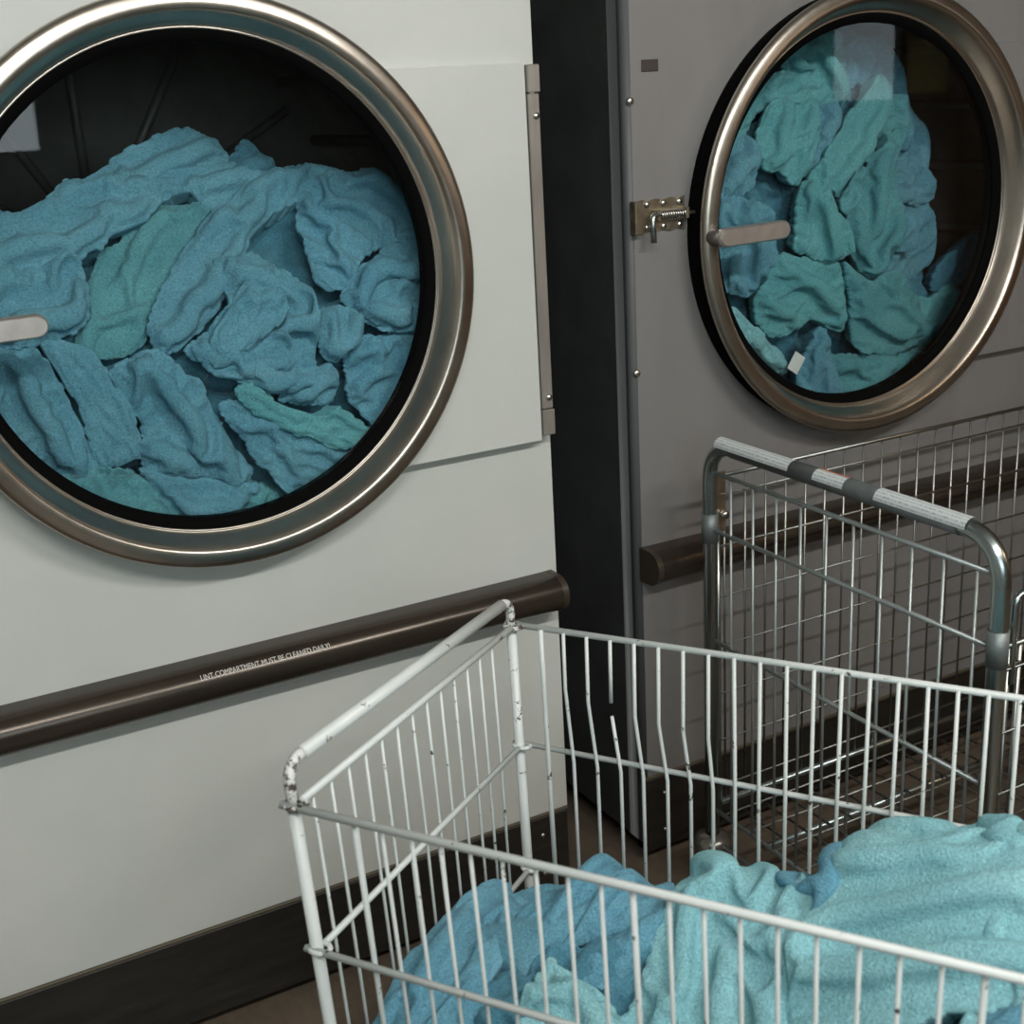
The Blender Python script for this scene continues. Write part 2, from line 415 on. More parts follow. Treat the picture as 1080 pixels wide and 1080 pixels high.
    for xa, xb in ((ra, ra+.012), (rb-.012, rb)):
        autosmooth(B().add(*dsec(xa, xb, 1.015)).build('end_cap', 'capm', rl), 40)
    if lettering:
        cu = bpy.data.curves.new('lettering', 'FONT'); cu.body = 'LINT COMPARTMENT MUST BE CLEANED DAILY!'; cu.size = .0135; cu.extrude = .0003
        to = bpy.data.objects.new('tmp', cu); COL.objects.link(to); bpy.context.view_layer.update()
        me = bpy.data.meshes.new_from_object(to.evaluated_get(bpy.context.evaluated_depsgraph_get())); bpy.data.objects.remove(to)
        xs = [v.co.x for v in me.vertices]; x_0, x_1 = min(xs), max(xs)
        pa, pb = hit((212, 716), 1, -.058), hit((348, 681), 1, -.058); wl = pb[0]-pa[0]
        for v in me.vertices:     # wrap the lettering round the rail
            x = (v.co.x-x_0)/(x_1-x_0)*wl+pa[0]; a = math.radians(37)+(v.co.y-.004)/.034
            k = 1+v.co.z; v.co = (x-off[0], -.03-math.cos(a)*(.034+.0004+v.co.z)-off[1], zr+math.sin(a)*(rr+.0004+v.co.z)-off[2])
        me.materials.clear(); me.materials.append(MAT['ink'])
        lo = bpy.data.objects.new('lettering', me); COL.objects.link(lo); lo.parent = rl; lo['label'] = 'pale capital lettering on the rail'
    # drum with baffles
    dr = B(); dr.lathe_y([(.53, .025), (.53, .80), (.02, .80)], (cx, 0, zc), 72)
    dro = dr.build('drum', 'dark', e, True)
    for k in range(24):
        a = 2*math.pi*k/24+.1; c, s = math.cos(a), math.sin(a)
        B().tube([(cx+.522*c, .04, zc+.522*s), (cx+.522*c, .79, zc+.522*s)], .012, 6).build('drum_rib', 'dark', dro, True)
    for k in range(12):
        a = 2*math.pi*k/12
        B().tube([(cx+.06*math.cos(a), .79, zc+.06*math.sin(a)), (cx+.5*math.cos(a), .79, zc+.5*math.sin(a))], .01, 6).build('drum_rib', 'dark', dro, True)
    # door: steel ring > gasket, glass, handle
    d = B(); d.lathe_y([(.404, -.034), (.4165, -.043), (.4205, -.050), (.4215, -.056), (.419, -.0615), (.412, -.0645), (.402, -.066), (.3965, -.0665), (.393, -.0645), (.389, -.059), (.3835, -.048), (.3775, -.035), (.3735, -.026), (.3715, -.0245), (.3705, -.026), (.369, -.022)], (cx, 0, zc), 128)
    ring = d.build('door', 'steel', e, True); ring['label'] = 'round brushed steel door ring'
    g = B(); g.lathe_y([(.398, .02), (.413, 0), (.413, -.02), (.407, -.036), (.404, -.036)], (cx, 0, zc), 96)
    g.lathe_y([(.3715, -.021), (.366, -.0205), (.3545, -.0165), (.3525, -.0125), (.353, .004), (.357, .012), (.395, .016)], (cx, 0, zc), 96)
    g.build('gasket', 'black', ring, True)
    gl = B(); n = 96; V = [(cx, -.012, zc)]+[(cx+.353*math.cos(2*math.pi*i/n), -.012, zc+.353*math.sin(2*math.pi*i/n)) for i in range(n)]
    gl.add(V, [(0, 1+i, 1+(i+1) % n) for i in range(n)]); gl.build('glass', 'glass', ring)
    # handle: flat bar with rounded ends on a stub
    if grey: ha, hb = hit((757, 252), 1, -.09), hit((831, 241), 1, -.09)
    else: hb = hit((51, 342), 1, -.09); ha = hb+np.array((-.16, 0, -.002))
    L = np.linalg.norm(hb-ha); m = []; hw = .0165
    for (cx_, s0) in ((L-hw, -math.pi/2), (hw, math.pi/2)):
        for i in range(11):
            a = s0+math.pi*i/10; m.append((cx_+hw*math.cos(a), hw*math.sin(a)))
    ux = (hb-ha)/L; uz = np.array((0, 0, 1.)); V = []; F = []
    lay = [(.0, .86), (.003, 1), (.016, 1), (.02, .82)]
    for yy, k in lay:
        for p, q in m:
            p = L/2+(p-L/2)*(1-(1-k)*.2); V.append(ha+ux*p+uz*q*k+np.array((0, -.0+(.01-yy), 0)))
    M_ = len(m)
    for k in range(3):
        for i in range(M_): F.append((k*M_+i, k*M_+(i+1) % M_, (k+1)*M_+(i+1) % M_, (k+1)*M_+i))
    F += [tuple(range(M_))[::-1], tuple(range(3*M_, 4*M_))]
    autosmooth(B().add(V, F).build('handle', 'alu', ring), 40)
    sx = ha+ux*.012
    B().tube([(sx[0]-.002, -.05, sx[2]), (sx[0]-.001, -.07, sx[2]), (sx[0], -.088, sx[2])], [.0165, .0145, .014], 18).build('handle_stub', 'knob', ring, True)
    if grey:
        for z in (1.508, 1.032): screw(e, np.array((.771, 0, z))-np.array(off), .0075)
        pa, pb = hit((676, 63), 1, 0), hit((694, 75), 1, 0)
        B().box(pa[0], pb[0], -.002, 0, pb[2], pa[2], .0008).build('badge', 'badge', e)
        latch(e, off)
    return e
def latch(e, off):
    B = lambda: MB(off); x0, x1, zc = .786, .880, 1.312
    pts = []
    for i in range(25):
        t = i/24; pts.append((x0+(x1-x0)*t, zc+.027+.004*abs(math.cos(3*math.pi*t))-.002))
    V = [(x, -.004, z) for x, z in pts]+[(x, -.004, 2*zc-z) for x, z in pts]+[(x, 0, z) for x, z in pts]+[(x, 0, 2*zc-z) for x, z in pts]; n = 25
    F = [(i, n+i, n+i+1, i+1) for i in range(n-1)]+[(2*n+i, i, i+1, 2*n+i+1) for i in range(n-1)]+[(n+i, 3*n+i, 3*n+i+1, n+i+1) for i in range(n-1)]
    F += [(0, 2*n, 3*n, n), (n-1, 2*n-1, 4*n-1, 3*n-1)]
    lt = B().add(V, F).build('latch', 'brass', e); lt['label'] = 'zinc spring bolt latch plate'
    for xx in (x0+.012, (x0+x1)/2, x1-.012):
        for s in (-1, 1): screw(lt, np.array((xx, -.004, zc+s*.02))-np.array(off), .0062, 10)
    B().box(x0-.022, x0-.005, -.02, 0, zc-.03, zc+.028, .002).build('latch_stop', 'brass', lt)
    for xx in (x0+.026, x1-.006): B().box(xx-.003, xx+.003, -.024, -.004, zc-.009, zc+.011, .001).build('bolt_guide', 'brass', lt)
    B().tube([(x0+.014, -.016, zc), (x1+.05, -.02, zc)], .0038, 10).build('bolt', 'brass', lt, True)
    sp = [(x0+.03+(x1-x0-.04)*i/260, -.016+.008*math.cos(i/260*11*2*math.pi), zc+.008*math.sin(i/260*11*2*math.pi)) for i in range(261)]
    B().tube(sp, .0016, 5).build('spring', 'screw', lt, True)
    B().tube(fillet([(x0+.03, -.018, zc+.002), (x0+.012, -.022, zc+.002), (x0+.008, -.03, zc-.045)], .012), .0055, 10).build('bolt_lever', 'zinc', lt, True)

dryer(-.56, .582, 0, 2.05, 'white', 'white enamel industrial tumble dryer, nearer one, with towels behind its round door', ZC, True, False)
dryer(.7608, 1.903, 1.301, 2.05, 'grey', 'grey metal industrial tumble dryer with a spring latch, standing behind the chrome cart', 1.2695, False, True)

# ------------------------------------------------------------------ white wire cart
A0 = hit((309, 848), 2, .8); B0 = hit((539, 660), 2, .8)
EV = (B0-A0)/np.linalg.norm(B0-A0); EU = np.array([EV[1], -EV[0], 0]); WV = float(np.linalg.norm(B0-A0)); LU = .98
Zt = .8
def cw(u, v, z):      # cart point; the basket narrows slightly downwards
    k = .03*(Zt-z); cu, cv = LU/2, WV/2
    u = cu+(u-cu)*(1-k/cu); v = cv+(v-cv)*(1-k/cv)
    p = A0+EU*u+EV*v; return np.array([p[0], p[1], z])
ctr = cw(LU/2, WV/2, 0); ctr[2] = 0
cart = empty('wire_laundry_cart', ctr, 'white wire laundry cart with chipped paint, heaped with blue towels, in the foreground', 'laundry cart')
CB = lambda: MB(ctr)
zb = .30
for u in (0, LU):
    P = [cw(u, 0, .1), cw(u, 0, Zt+.05), cw(u, WV, Zt+.04), cw(u, WV, .1)]
    hp = fillet(P, .035, 7)
    # the lower legs
    for v in (0, WV):
        CB().tube([cw(u, v, .1), cw(u, v, Zt-.01)], .0075, 10).build('post', 'cart', cart, True)
    top = fillet([cw(u, 0, Zt-.01), P[1], P[2], cw(u, WV, Zt-.01)], .034, 7)
    CB().tube(top[:9], .0068, 10).build('handle_bend', 'worn', cart, True)
    CB().tube(top[-9:], .0068, 10).build('handle_bend', 'worn', cart, True)
    a, b = top[8], top[-9]; CB().tube([a, b], .0082, 12).build('handle', 'cart', cart, True)
    for v in (0, WV):   # wheels
        c = cw(u, v, .1)
        CB().tube([c, (c[0], c[1], .075)], .012, 10).build('caster_stem', 'zinc', cart, True)
        CB().lathe_y([(.008, -.014), (.034, -.014), (.0385, -.009), (.0385, .009), (.034, .014), (.008, .014)], (c[0], c[1], .0385), 24, True).build('caster_wheel', 'castor', cart, True)
zr_ = [Zt, .612, .408, zb]
def hw(P, r=.0042, name='rail_wire'): return CB().tube(P, r, 8).build(name, 'cart', cart, True)
for i, z in enumerate(zr_):
    r = .0048 if i == 0 else .0042; o = .006
    for v in (-o, WV+o):
        hw([cw(-.012, v, z), cw(LU+.012, v, z)], r)
    for u in (.004, LU-.004):
        hw([cw(u, .012, z), cw(u, WV-.012, z)], r)
    # wrapped wire ends round the posts
    for u, su in ((0, -1), (LU, 1)):
        for v, sv in ((0, -1), (WV, 1)):
            lp = [cw(u+.012*math.cos(a)*1.1+(.004 if su < 0 else -.004), v+.0105*math.sin(a), z) for a in np.linspace(0, 2*math.pi, 13)]
            CB().tube(lp, .0034, 6).build('collar', 'worn' if i == 0 else 'cart', cart, True)
nw = int((LU-.02)/.0358)
KINK = {0: (.70, .0), 1: (.715, .006), 2: (.70, .008), 3: (.69, .009), 4: (.69, .008), 5: (.685, .009), 6: (.68, .008), 7: (.675, .005)}
for i in range(nw):
    u = .047+.0358*i
    if u > LU-.02: break
    jit = random.uniform(-.002, .002)
    hw([cw(u+.033+jit, 0, Zt), cw(u+.033+jit*.4, 0, .6), cw(u+.033, 0, zb)], .0024 if i % 9 else .0033, 'wire')
    if i in KINK:
        zk, am = KINK[i]; P = [cw(u, WV, Zt), cw(u-am*.25, WV, zk), cw(u+am, WV, .60), cw(u+am*.8, WV, zb)]
    else: P = [cw(u, WV, Zt), cw(u+jit, WV, .6), cw(u, WV, zb)]
    if i == 3:     # this wire is broken just under the top rail
        k = .705; q = P[0]+(P[1]-P[0])*.86
        hw([P[0], q], .0027, 'wire'); hw([P[1]+(P[2]-P[1])*.06, P[2], P[3]], .0027, 'wire')
    else: hw(P, .0027 if i else .0038, 'wire')
for i in range(13):
    v = .035+.0362*i
    jt = random.uniform(-.002, .002)
    hw([cw(0, v, Zt), cw(0, v+jt, .64), cw(0, v, zb)], .0022, 'wire')
    hw([cw(LU, v, Zt), cw(LU, v+jt, .64), cw(LU, v, zb)], .0022, 'wire')
    hw([cw(.01, v, zb), cw(LU-.01, v, zb)], .0026, 'floor_wire')
for i in range(1, 9): hw([cw(LU*i/9, .005, zb-.005), cw(LU*i/9, WV-.005, zb-.005)], .003, 'floor_wire')

# ------------------------------------------------------------------ chrome mesh cart
YP = -.125
p1 = hit((750, 700), 1, YP); P1 = np.array([p1[0], YP, 0]); HZ = .915
def zat(row, x, y):
    zs = np.linspace(-.1, 1.3, 1401); q = [abs(proj((x, y, z))[1]-row) for z in zs]; return float(zs[int(np.argmin(q))])
HZ = zat(466, P1[0], P1[1]); p2 = hit((1058, 590), 2, HZ-.03); P2 = np.array([p2[0], p2[1], 0])
CLX = 1.05     # cart length to the right
fr = empty('roll_cart', ((P1[0]+P2[0])/2+CLX/2, (P1[1]+P2[1])/2, 0), 'tall zinc-plated mesh roll cart with a grey grip handle in front of the grey dryer', 'laundry cart')
ro = np.array(fr.location); RB = lambda: MB(ro)
Z3 = lambda p, z: np.array([p[0], p[1], z])
ED = (P2-P1)/np.linalg.norm(P2-P1); ELN = float(np.linalg.norm(P2-P1))
for k, dx in enumerate((0, CLX)):
    q1, q2 = P1+np.array((dx, 0, 0)), P2+np.array((dx, 0, 0))
    path = fillet([Z3(q1, .1), Z3(q1, HZ), Z3(q2, HZ), Z3(q2, .1)], .075, 8)
    RB().tube(path, .0138, 16).build('end_frame', 'zinc', fr, True)
    RB().tube([Z3(q1+ED*.07, HZ), Z3(q2-ED*.075, HZ)], .0158, 18).build('grip', 'grip', fr, True)
    for q in (q1, q2):
        RB().lathe_z([(.0145, .115), (.028, .112), (.038, .1), (.04, .085), (.036, .07), (.02, .064), (.012, .06)], (q[0], q[1], 0), 28).build('bumper', 'bumper', fr, True)
        RB().tube([Z3(q, .066), Z3(q, .045)], .01, 10).build('caster_stem', 'zinc', fr, True)
        RB().lathe_y([(.006, -.012), (.03, -.012), (.034, -.008), (.034, .008), (.03, .012), (.006, .012)], (q[0], q[1], .034), 24, True).build('caster_wheel', 'castor', fr, True)
        # sleeve bracket on the post
        RB().lathe_z([(.0142, HZ-.19), (.0158, HZ-.19), (.0158, HZ-.135), (.0142, HZ-.135)], (q[0], q[1], 0), 18).build('sleeve', 'sleeve', fr, True)
    # end grid
    rows = [HZ-.055, HZ-.165, HZ-.385, .17, .10] if k == 0 else [HZ-.055, HZ-.165, HZ-.385, .17]
    for z in rows:
        RB().tube([Z3(q1+ED*.013, z), Z3(q2-ED*.013, z)], .0042, 8).build('grid_rail', 'rod', fr, True)
    nv = 10
    for i in range(nv):
        s = .062+(ELN-.105)*i/(nv-1)
        q = q1+ED*s; RB().tube([Z3(q, rows[0]), Z3(q, .17)], .0027, 6).build('grid_wire', 'rod', fr, True)
RB().tube([P1+np.array((.016, -.0, HZ-.165)), P1+np.array((.016, 0, .15))], .006, 10).build('side_frame_post', 'zinc', fr, True)
br = RB().box(P1[0]+.014, P1[0]+.034, P1[1]-.004, P1[1]+.002, HZ-.175, HZ-.06, .001).build('bracket', 'brass', fr)
RB().tube([P1+np.array((.026, -.002, HZ-.14)), P1+np.array((.026, -.016, HZ-.14))], .0075, 12).build('bolt_head', 'screw', br, True)
# back side mesh along the dryer, front side mesh facing the room
for Y, xs, xe, zt, nm in ((P1[1], P1[0]+.022, P1[0]+CLX-.015, HZ-.068, 'side_wire'), (P2[1], P2[0]+.014, P2[0]+CLX-.015, HZ-.165, 'gate_wire')):
    RB().tube([(xs, Y, zt), (xe, Y, zt)], .0042, 8).build('side_rail', 'wire', fr, True)
    RB().tube([(xs, Y, .175), (xe, Y, .175)], .0065, 10).build('side_rail', 'zinc', fr, True)
    z = zt-.035
    while z > .2:
        RB().tube([(xs, Y-.003, z), (xe, Y-.003, z)], .0019, 6).build(nm, 'wire', fr, True); z -= .1
    x = xs+.012; i = 0
    while x < xe:
        RB().tube([(x, Y+.002, zt), (x, Y+.002, .175)], .0021 if nm == 'side_wire' else .0042, 6).build(nm, 'wire', fr, True)
        x += .0485 if nm == 'side_wire' else (.022 if i % 2 == 0 else .06); i += 1
# hooked end of the gate
gx = P2[0]+.018; gt = HZ-.165
RB().tube(fillet([(gx+.012, P2[1], gt-.06), (gx+.012, P2[1], gt+.075), (gx+.06, P2[1], gt+.075), (gx+.06, P2[1], gt-.06)], .02), .006, 10).build('gate_hook', 'zinc', fr, True)
RB().box(P2[0]+.012, gx+.03, P2[1]-.004, P2[1]+.004, gt-.034, gt-.028, .001).build('bracket', 'zinc', fr)
# deck grid
DZ = .165
for i in range(9):
    q = P1+ED*(.03+(ELN-.06)*i/8); RB().tube([(q[0]+.01, q[1], DZ), (q[0]+CLX-.01, q[1], DZ)], .0024, 6).build('deck_wire', 'wire', fr, True)
for i in range(1, 20):
    q = P1+np.array((CLX*i/20, 0, 0)); RB().tube([Z3(q+ED*.01, DZ-.004), Z3(q+ED*(ELN-.01), DZ-.004)], .0024, 6).build('deck_wire', 'wire', fr, True)
for s in (.22, .78):
    q = P1+ED*ELN*s; RB().tube([(q[0]+.012, q[1], DZ-.014), (q[0]+CLX-.012, q[1], DZ-.014)], .007, 8).build('deck_rail', 'zinc', fr, True)
# printed stickers on the grip
def on_grip(pxx):
    lo, hi = 0., ELN
    for _ in range(40):
        m = (lo+hi)/2
        if proj(Z3(P1+ED*m, HZ+.01))[0] < pxx: lo = m
        else: hi = m
    return (lo+hi)/2
def grip_sticker(xa, xb, mat, label, a0=2, a1=108):
    sa, sb = on_grip(xa), on_grip(xb); V = []; F = []; n = 12; NZ = np.array((0, 0, 1.)); NS = np.cross(NZ, ED)
    side = -NS if (-NS)@np.array((-1, 0, 0)) > 0 else NS
    me = bpy.data.meshes.new('sticker')
    for s in (sa, sb):
        for i in range(n+1):
            a = math.radians(a0+(a1-a0)*i/n); V.append(Z3(P1+ED*s, HZ)+.0161*(math.cos(a)*side+math.sin(a)*NZ)-ro)
    F = [(i, i+1, n+2+i, n+1+i) for i in range(n)]
    me.from_pydata([tuple(v) for v in V], [], F); uv = me.uv_layers.new(name='UVMap')
    for p in me.polygons:
        for li in p.loop_indices:
            vi = me.loops[li].vertex_index; uv.data[li].uv = ((vi//(n+1))*max(1, (sb-sa)/.06), (vi % (n+1))/n)
    me.polygons.foreach_set('use_smooth', [True]*len(me.polygons)); me.materials.append(MAT[mat])
    o = bpy.data.objects.new('sticker', me); COL.objects.link(o); o.parent = fr; o['label'] = label
grip_sticker(760, 838, 'stick', 'white printed sticker at the far end of the grip')
grip_sticker(864, 896, 'warn', 'white warning sticker with an orange heading')
grip_sticker(929, 1026, 'stick', 'white printed sticker at the near end of the grip')

# ------------------------------------------------------------------ towels
_perm = RNG.permutation(256); _perm = np.concatenate([_perm, _perm, _perm]); _ga = RNG.rand(256)*2*np.pi
def perlin(x, y, seed=0):
    x = x+seed*17.31; y = y-seed*9.77
    xi = np.floor(x).astype(int); yi = np.floor(y).astype(int); xf = x-xi; yf = y-yi
    def g(ix, iy, dx, dy):
        a = _ga[_perm[(_perm[ix & 255]+iy) & 255]]; return np.cos(a)*dx+np.sin(a)*dy
    u = xf*xf*xf*(xf*(xf*6-15)+10); v = yf*yf*yf*(yf*(yf*6-15)+10)
    n00 = g(xi, yi, xf, yf); n10 = g(xi+1, yi, xf-1, yf); n01 = g(xi, yi+1, xf, yf-1); n11 = g(xi+1, yi+1, xf-1, yf-1)
    return (n00*(1-u)+n10*u)*(1-v)+(n01*(1-u)+n11*u)*v
def smooth(a, b, x):
    t = np.clip((x-a)/(b-a), 0, 1); return t*t*(3-2*t)
def segdist(P, Q):
    # distance, nearest point and arc fraction from points P (n,2) to open polyline Q (m,2)
    a = Q[:-1]; d = Q[1:]-a; ll = (d*d).sum(1)+1e-12
    t = np.clip(((P[:, None, :]-a)*d).sum(2)/ll, 0, 1); c = a+t[..., None]*d
    e = P[:, None, :]-c; dd = (e*e).sum(2); k = dd.argmin(1); i = np.arange(len(P))
    cum = np.concatenate([[0], np.cumsum(np.sqrt(ll))])
    side = np.sign(d[k, 0]*(P[:, 1]-a[k, 1])-d[k, 1]*(P[:, 0]-a[k, 0]))
    return np.sqrt(dd[i, k]), c[i, k], (cum[k]+t[i, k]*np.sqrt(ll)[k])/cum[-1], side
def inside(P, Q):
    x, y = P[:, 0], P[:, 1]; r = np.zeros(len(P), bool); n = len(Q)
    for i in range(n):
        x0, y0 = Q[i]; x1, y1 = Q[(i+1) % n]
        c = ((y0 > y) != (y1 > y)) & (x < (x1-x0)*(y-y0)/(y1-y0+1e-15)+x0); r ^= c
    return r
def catmull(Q, closed=True, k=6, ten=.5):
    Q = np.asarray(Q, float); n = len(Q); out = []
    R = range(n) if closed else range(n-1)
    for i in R:
        p0 = Q[(i-1) % n] if closed or i > 0 else Q[i]; p1 = Q[i]; p2 = Q[(i+1) % n]; p3 = Q[(i+2) % n] if closed or i < n-2 else p2
        m1 = (p2-p0)*ten; m2 = (p3-p1)*ten
        for j in range(k):
            t = j/k; out.append((2*t**3-3*t*t+1)*p1+(t**3-2*t*t+t)*m1+(-2*t**3+3*t*t)*p2+(t**3-t*t)*m2)
    if not closed: out.append(Q[-1])
    return np.array(out)

class Carrier:       # surface the load of towels lies on
    def pix(s, px): raise NotImplementedError
    def at(s, UV): raise NotImplementedError
class DoorCarrier(Carrier):
    def __init__(s, cx, cz, depth, rmax): s.cx, s.cz, s.depth, s.rmax = cx, cz, depth, rmax
    def pix(s, px):
        y = .06
        for _ in range(12):
            p = hit(px, 1, y); y = float(s.depth(p[0]-s.cx, p[2]-s.cz))
        q = np.array([p[0]-s.cx, p[2]-s.cz]); r = np.hypot(*q)
        return q*min(1, (s.rmax+.11*float(smooth(.05, .10, y)))/r)
    def at(s, UV):
        u, v = UV[:, 0], UV[:, 1]; y = s.depth(u, v); e = .004
        P = np.stack([u+s.cx, y, v+s.cz], 1)
        nu = (s.depth(u+e, v)-y)/e; nv = (s.depth(u, v+e)-y)/e
        N = np.stack([nu, -np.ones_like(u), nv], 1); N /= np.linalg.norm(N, axis=1)[:, None]
        return P, N
class HeapCarrier(Carrier):
    def __init__(s, pts):
        s.p = np.array(pts, float); X = s.p[:, :2]; D = np.linalg.norm(X[:, None]-X, axis=2); s.k = lambda r: np.sqrt(r*r+.12**2)
        Am = s.k(D)+1e-4*np.eye(len(X)); s.m = s.p[:, 2].mean(); s.w = np.linalg.solve(Am, s.p[:, 2]-s.m)
    def H(s, u, v):
        U = np.stack([np.ravel(u), np.ravel(v)], 1); r = np.linalg.norm(U[:, None]-s.p[:, :2], axis=2); return s.m+s.k(r)@s.w
    def pix(s, px):
        o, d = ray(px); ts = np.linspace(.6, 3.2, 1300); P = o+ts[:, None]*d
        u = (P-A0)@EU; v = (P-A0)@EV; f = P[:, 2]-s.H(u, v); ok = (f < 0)
        i = int(np.argmax(ok)) if ok.any() else int(np.argmin(np.abs(f)+10*(v > .5)))
        return np.array([np.clip(u[i], .016, LU-.03), np.clip(v[i], .016, WV-.016)])
    def at(s, UV):
        u, v = UV[:, 0], UV[:, 1]; h = s.H(u, v); e = .006; hu = (s.H(u+e, v)-h)/e; hv = (s.H(u, v+e)-h)/e
        P = A0[None]*np.array([1, 1, 0])+u[:, None]*EU+v[:, None]*EV; P[:, 2] = h
        N = -hu[:, None]*EU-hv[:, None]*EV; N[:, 2] += 1; N /= np.linalg.norm(N, axis=1)[:, None]
        return P, N
_tid = [0]
def buckle(X, m, sa, sb, base, iters=110, kb=.25, grav=.00002, anchor=.02, top=None, tuck=None):
    """crumple a sheet: X (nx,ny,3) in (along, across, height), longer than the space it lies in, so it folds up; m = which vertices exist"""
    X = X.copy(); X0 = X.copy(); V = np.zeros_like(X); nx, ny = m.shape
    def pairs(di, dj): return (slice(0, nx-di), slice(max(0, -dj), ny-max(0, dj))), (slice(di, nx), slice(max(0, dj), ny+min(0, dj)))
    cons = []
    for di, dj, sc, k, kind in ((1, 0, sa, 1., 0), (0, 1, sb, 1., 0), (1, 1, (sa+sb)/2, .5, 0), (1, -1, (sa+sb)/2, .5, 0), (2, 0, sa, kb, 1), (0, 2, sb, kb, 1), (4, 0, sa, kb*.5, 1), (0, 4, sb, kb*.5, 1)):
        A, B = pairs(di, dj); ok = (m[A] & m[B]).astype(float); L = np.linalg.norm(X[A][..., :2]-X[B][..., :2], axis=-1)
        cons.append((A, B, ok, L, sc, k, kind))
    for it in range(iters):
        ramp = min(1., (it+5)/(iters*.55))
        V *= .93; V[..., 2] -= grav; X = X+V; Xp = X-V
        for rep in range(2):
            acc = np.zeros_like(X); cnt = np.full((nx, ny), 1e-6)
            for A, B, ok, L, sc, k, kind in cons:
                d = X[B]-X[A]; l = np.sqrt((d*d).sum(-1))+1e-9; R = L*(1+(sc-1)*ramp)*(1. if kind == 0 else .93)
                e = (l-R)/l*.5*k*ok
                if kind == 1: e = np.minimum(e, 0)          # only resists folding
                c = d*e[..., None]; acc[A] += c; acc[B] -= c; cnt[A] += ok*k; cnt[B] += ok*k
            X = X+acc/np.maximum(cnt*.42, 1.)[..., None]
        X[..., :2] += (X0[..., :2]-X[..., :2])*anchor[..., None]
        X[..., 2] += (np.maximum(X[..., 2], base)-X[..., 2])*.8
        if tuck is not None: X[..., 2] += (-.008-X[..., 2])*tuck
        if top is not None: X[..., 2] = np.where(X[..., 2] > top, top+(X[..., 2]-top)*.6, X[..., 2])
        V = np.clip(X-Xp, -.004, .004)
    return X
def towel(car, px, label, col, group, lay=0., r=.02, T=.022, dome=.012, rip=None, folds=(), tilt=(0, 0), cell=.0056, wr=.005, back=.035, sx=1.2, sy=1.5, name='towel', top=.055, kb=.08, ragged=.014):
    _tid[0] += 1; sd = _tid[0]; rs = np.random.RandomState(sd*13+5)
    Q = np.array([car.pix(p) for p in px]); Q = catmull(Q, True, 6, .42); c0 = Q.mean(0)
    nn = Q-c0; Q = Q+nn/(np.linalg.norm(nn, axis=1)[:, None]+1e-9)*(ragged*min(1., float(np.linalg.norm(nn, axis=1).mean())/.09)*(perlin(Q[:, 0]/.05, Q[:, 1]/.05, sd+31)+.5*perlin(Q[:, 0]/.022, Q[:, 1]/.022, sd+33)))[:, None]
    if rip: a, b = car.pix(rip[0]), car.pix(rip[1])
    else:
        q = Q-c0; ev_, E_ = np.linalg.eigh(q.T@q); a, b = c0-E_[:, 1]*.05, c0+E_[:, 1]*.05
    dr = (b-a)/np.linalg.norm(b-a); Rm = np.stack([dr, [-dr[1], dr[0]]])      # rows: along the folds, across them
    Q = (Q-c0)@Rm.T
    lo, hi = Q.min(0)-cell*1.5, Q.max(0)+cell*1.5
    nx, ny = [max(6, int((hi[i]-lo[i])/cell)) for i in (0, 1)]
    gx, gy = np.meshgrid(np.linspace(lo[0], hi[0], nx), np.linspace(lo[1], hi[1], ny), indexing='ij'); P = np.stack([gx.ravel(), gy.ravel()], 1)
    Qc = np.vstack([Q, Q[:1]]); d, near, _, _ = segdist(P, Qc); ins = inside(P, Q)
    keep = ins | (d < cell*.7)
    P = np.where(ins[:, None], P, near); d = np.where(ins, d, 0)
    idx = np.arange(nx*ny).reshape(nx, ny)
    quads = np.stack([idx[:-1, :-1], idx[1:, :-1], idx[1:, 1:], idx[:-1, 1:]], -1).reshape(-1, 4)
    quads = quads[keep[quads].all(1) & (ins[quads].sum(1) >= 1)]
    used = np.unique(quads); mask = np.zeros(nx*ny, bool); mask[used] = True
    # starting relief: a low dome, the folds seen in the photograph and some unevenness
    dm = max(d.max(), 1e-4); h = max(dome, .018)*np.sqrt(np.clip(d/dm, 0, 1))+.002
    fade = smooth(0, .016, d)
    for f in folds:
        pl, amf, w = f[:3]; pts = np.array([car.pix(p) for p in pl]); pts = catmull(pts, False, 6) if len(pl) > 2 else pts
        dd, _, s_, side = segdist(P, (pts-c0)@Rm.T); end = .25+.75*smooth(0, .2, s_)*smooth(0, .2, 1-s_)
        h += 1.9*amf*np.exp(-(dd/w)**2)*end*(.35+.65*fade)
    x, y = P[:, 0], P[:, 1]
    wl = rip[2]*.85 if rip and rip[2] < .034 else .034
    h += .009*perlin(x/(wl*2.3), y/wl, sd)+.004*perlin(x/.03, y/.02, sd+5)+wr*.6*perlin(x/.05, y/.05, sd+7)
    X = np.concatenate([P, h[:, None]], 1).reshape(nx, ny, 3)
    base = -.004+.012*smooth(0, .02, d).reshape(nx, ny)*0
    X = buckle(X, mask.reshape(nx, ny), sx, sy, base, kb=kb, top=top, anchor=.5*(1-smooth(0, .012, d)).reshape(nx, ny), tuck=(.35*(1-smooth(0, .007, d))*smooth(-.25, .15, perlin(x/.07, y/.07, sd+21))).reshape(nx, ny)).reshape(-1, 3)
    mp = -np.ones(nx*ny, int); mp[used] = np.arange(len(used)); quads = mp[quads]; X = X[used]; d = d[used]
    UVp = X[:, :2]@Rm+c0; h = X[:, 2]+tilt[0]*(UVp[:, 0]-c0[0])+tilt[1]*(UVp[:, 1]-c0[1])
    C, N = car.at(UVp); V = C+N*(h+lay)[:, None]
    if isinstance(car, DoorCarrier):      # cloth pressed flat where it meets the glass
        V[:, 1] = np.where(V[:, 1] < .014, .014-np.minimum((.014-V[:, 1])*.22, .016), V[:, 1])
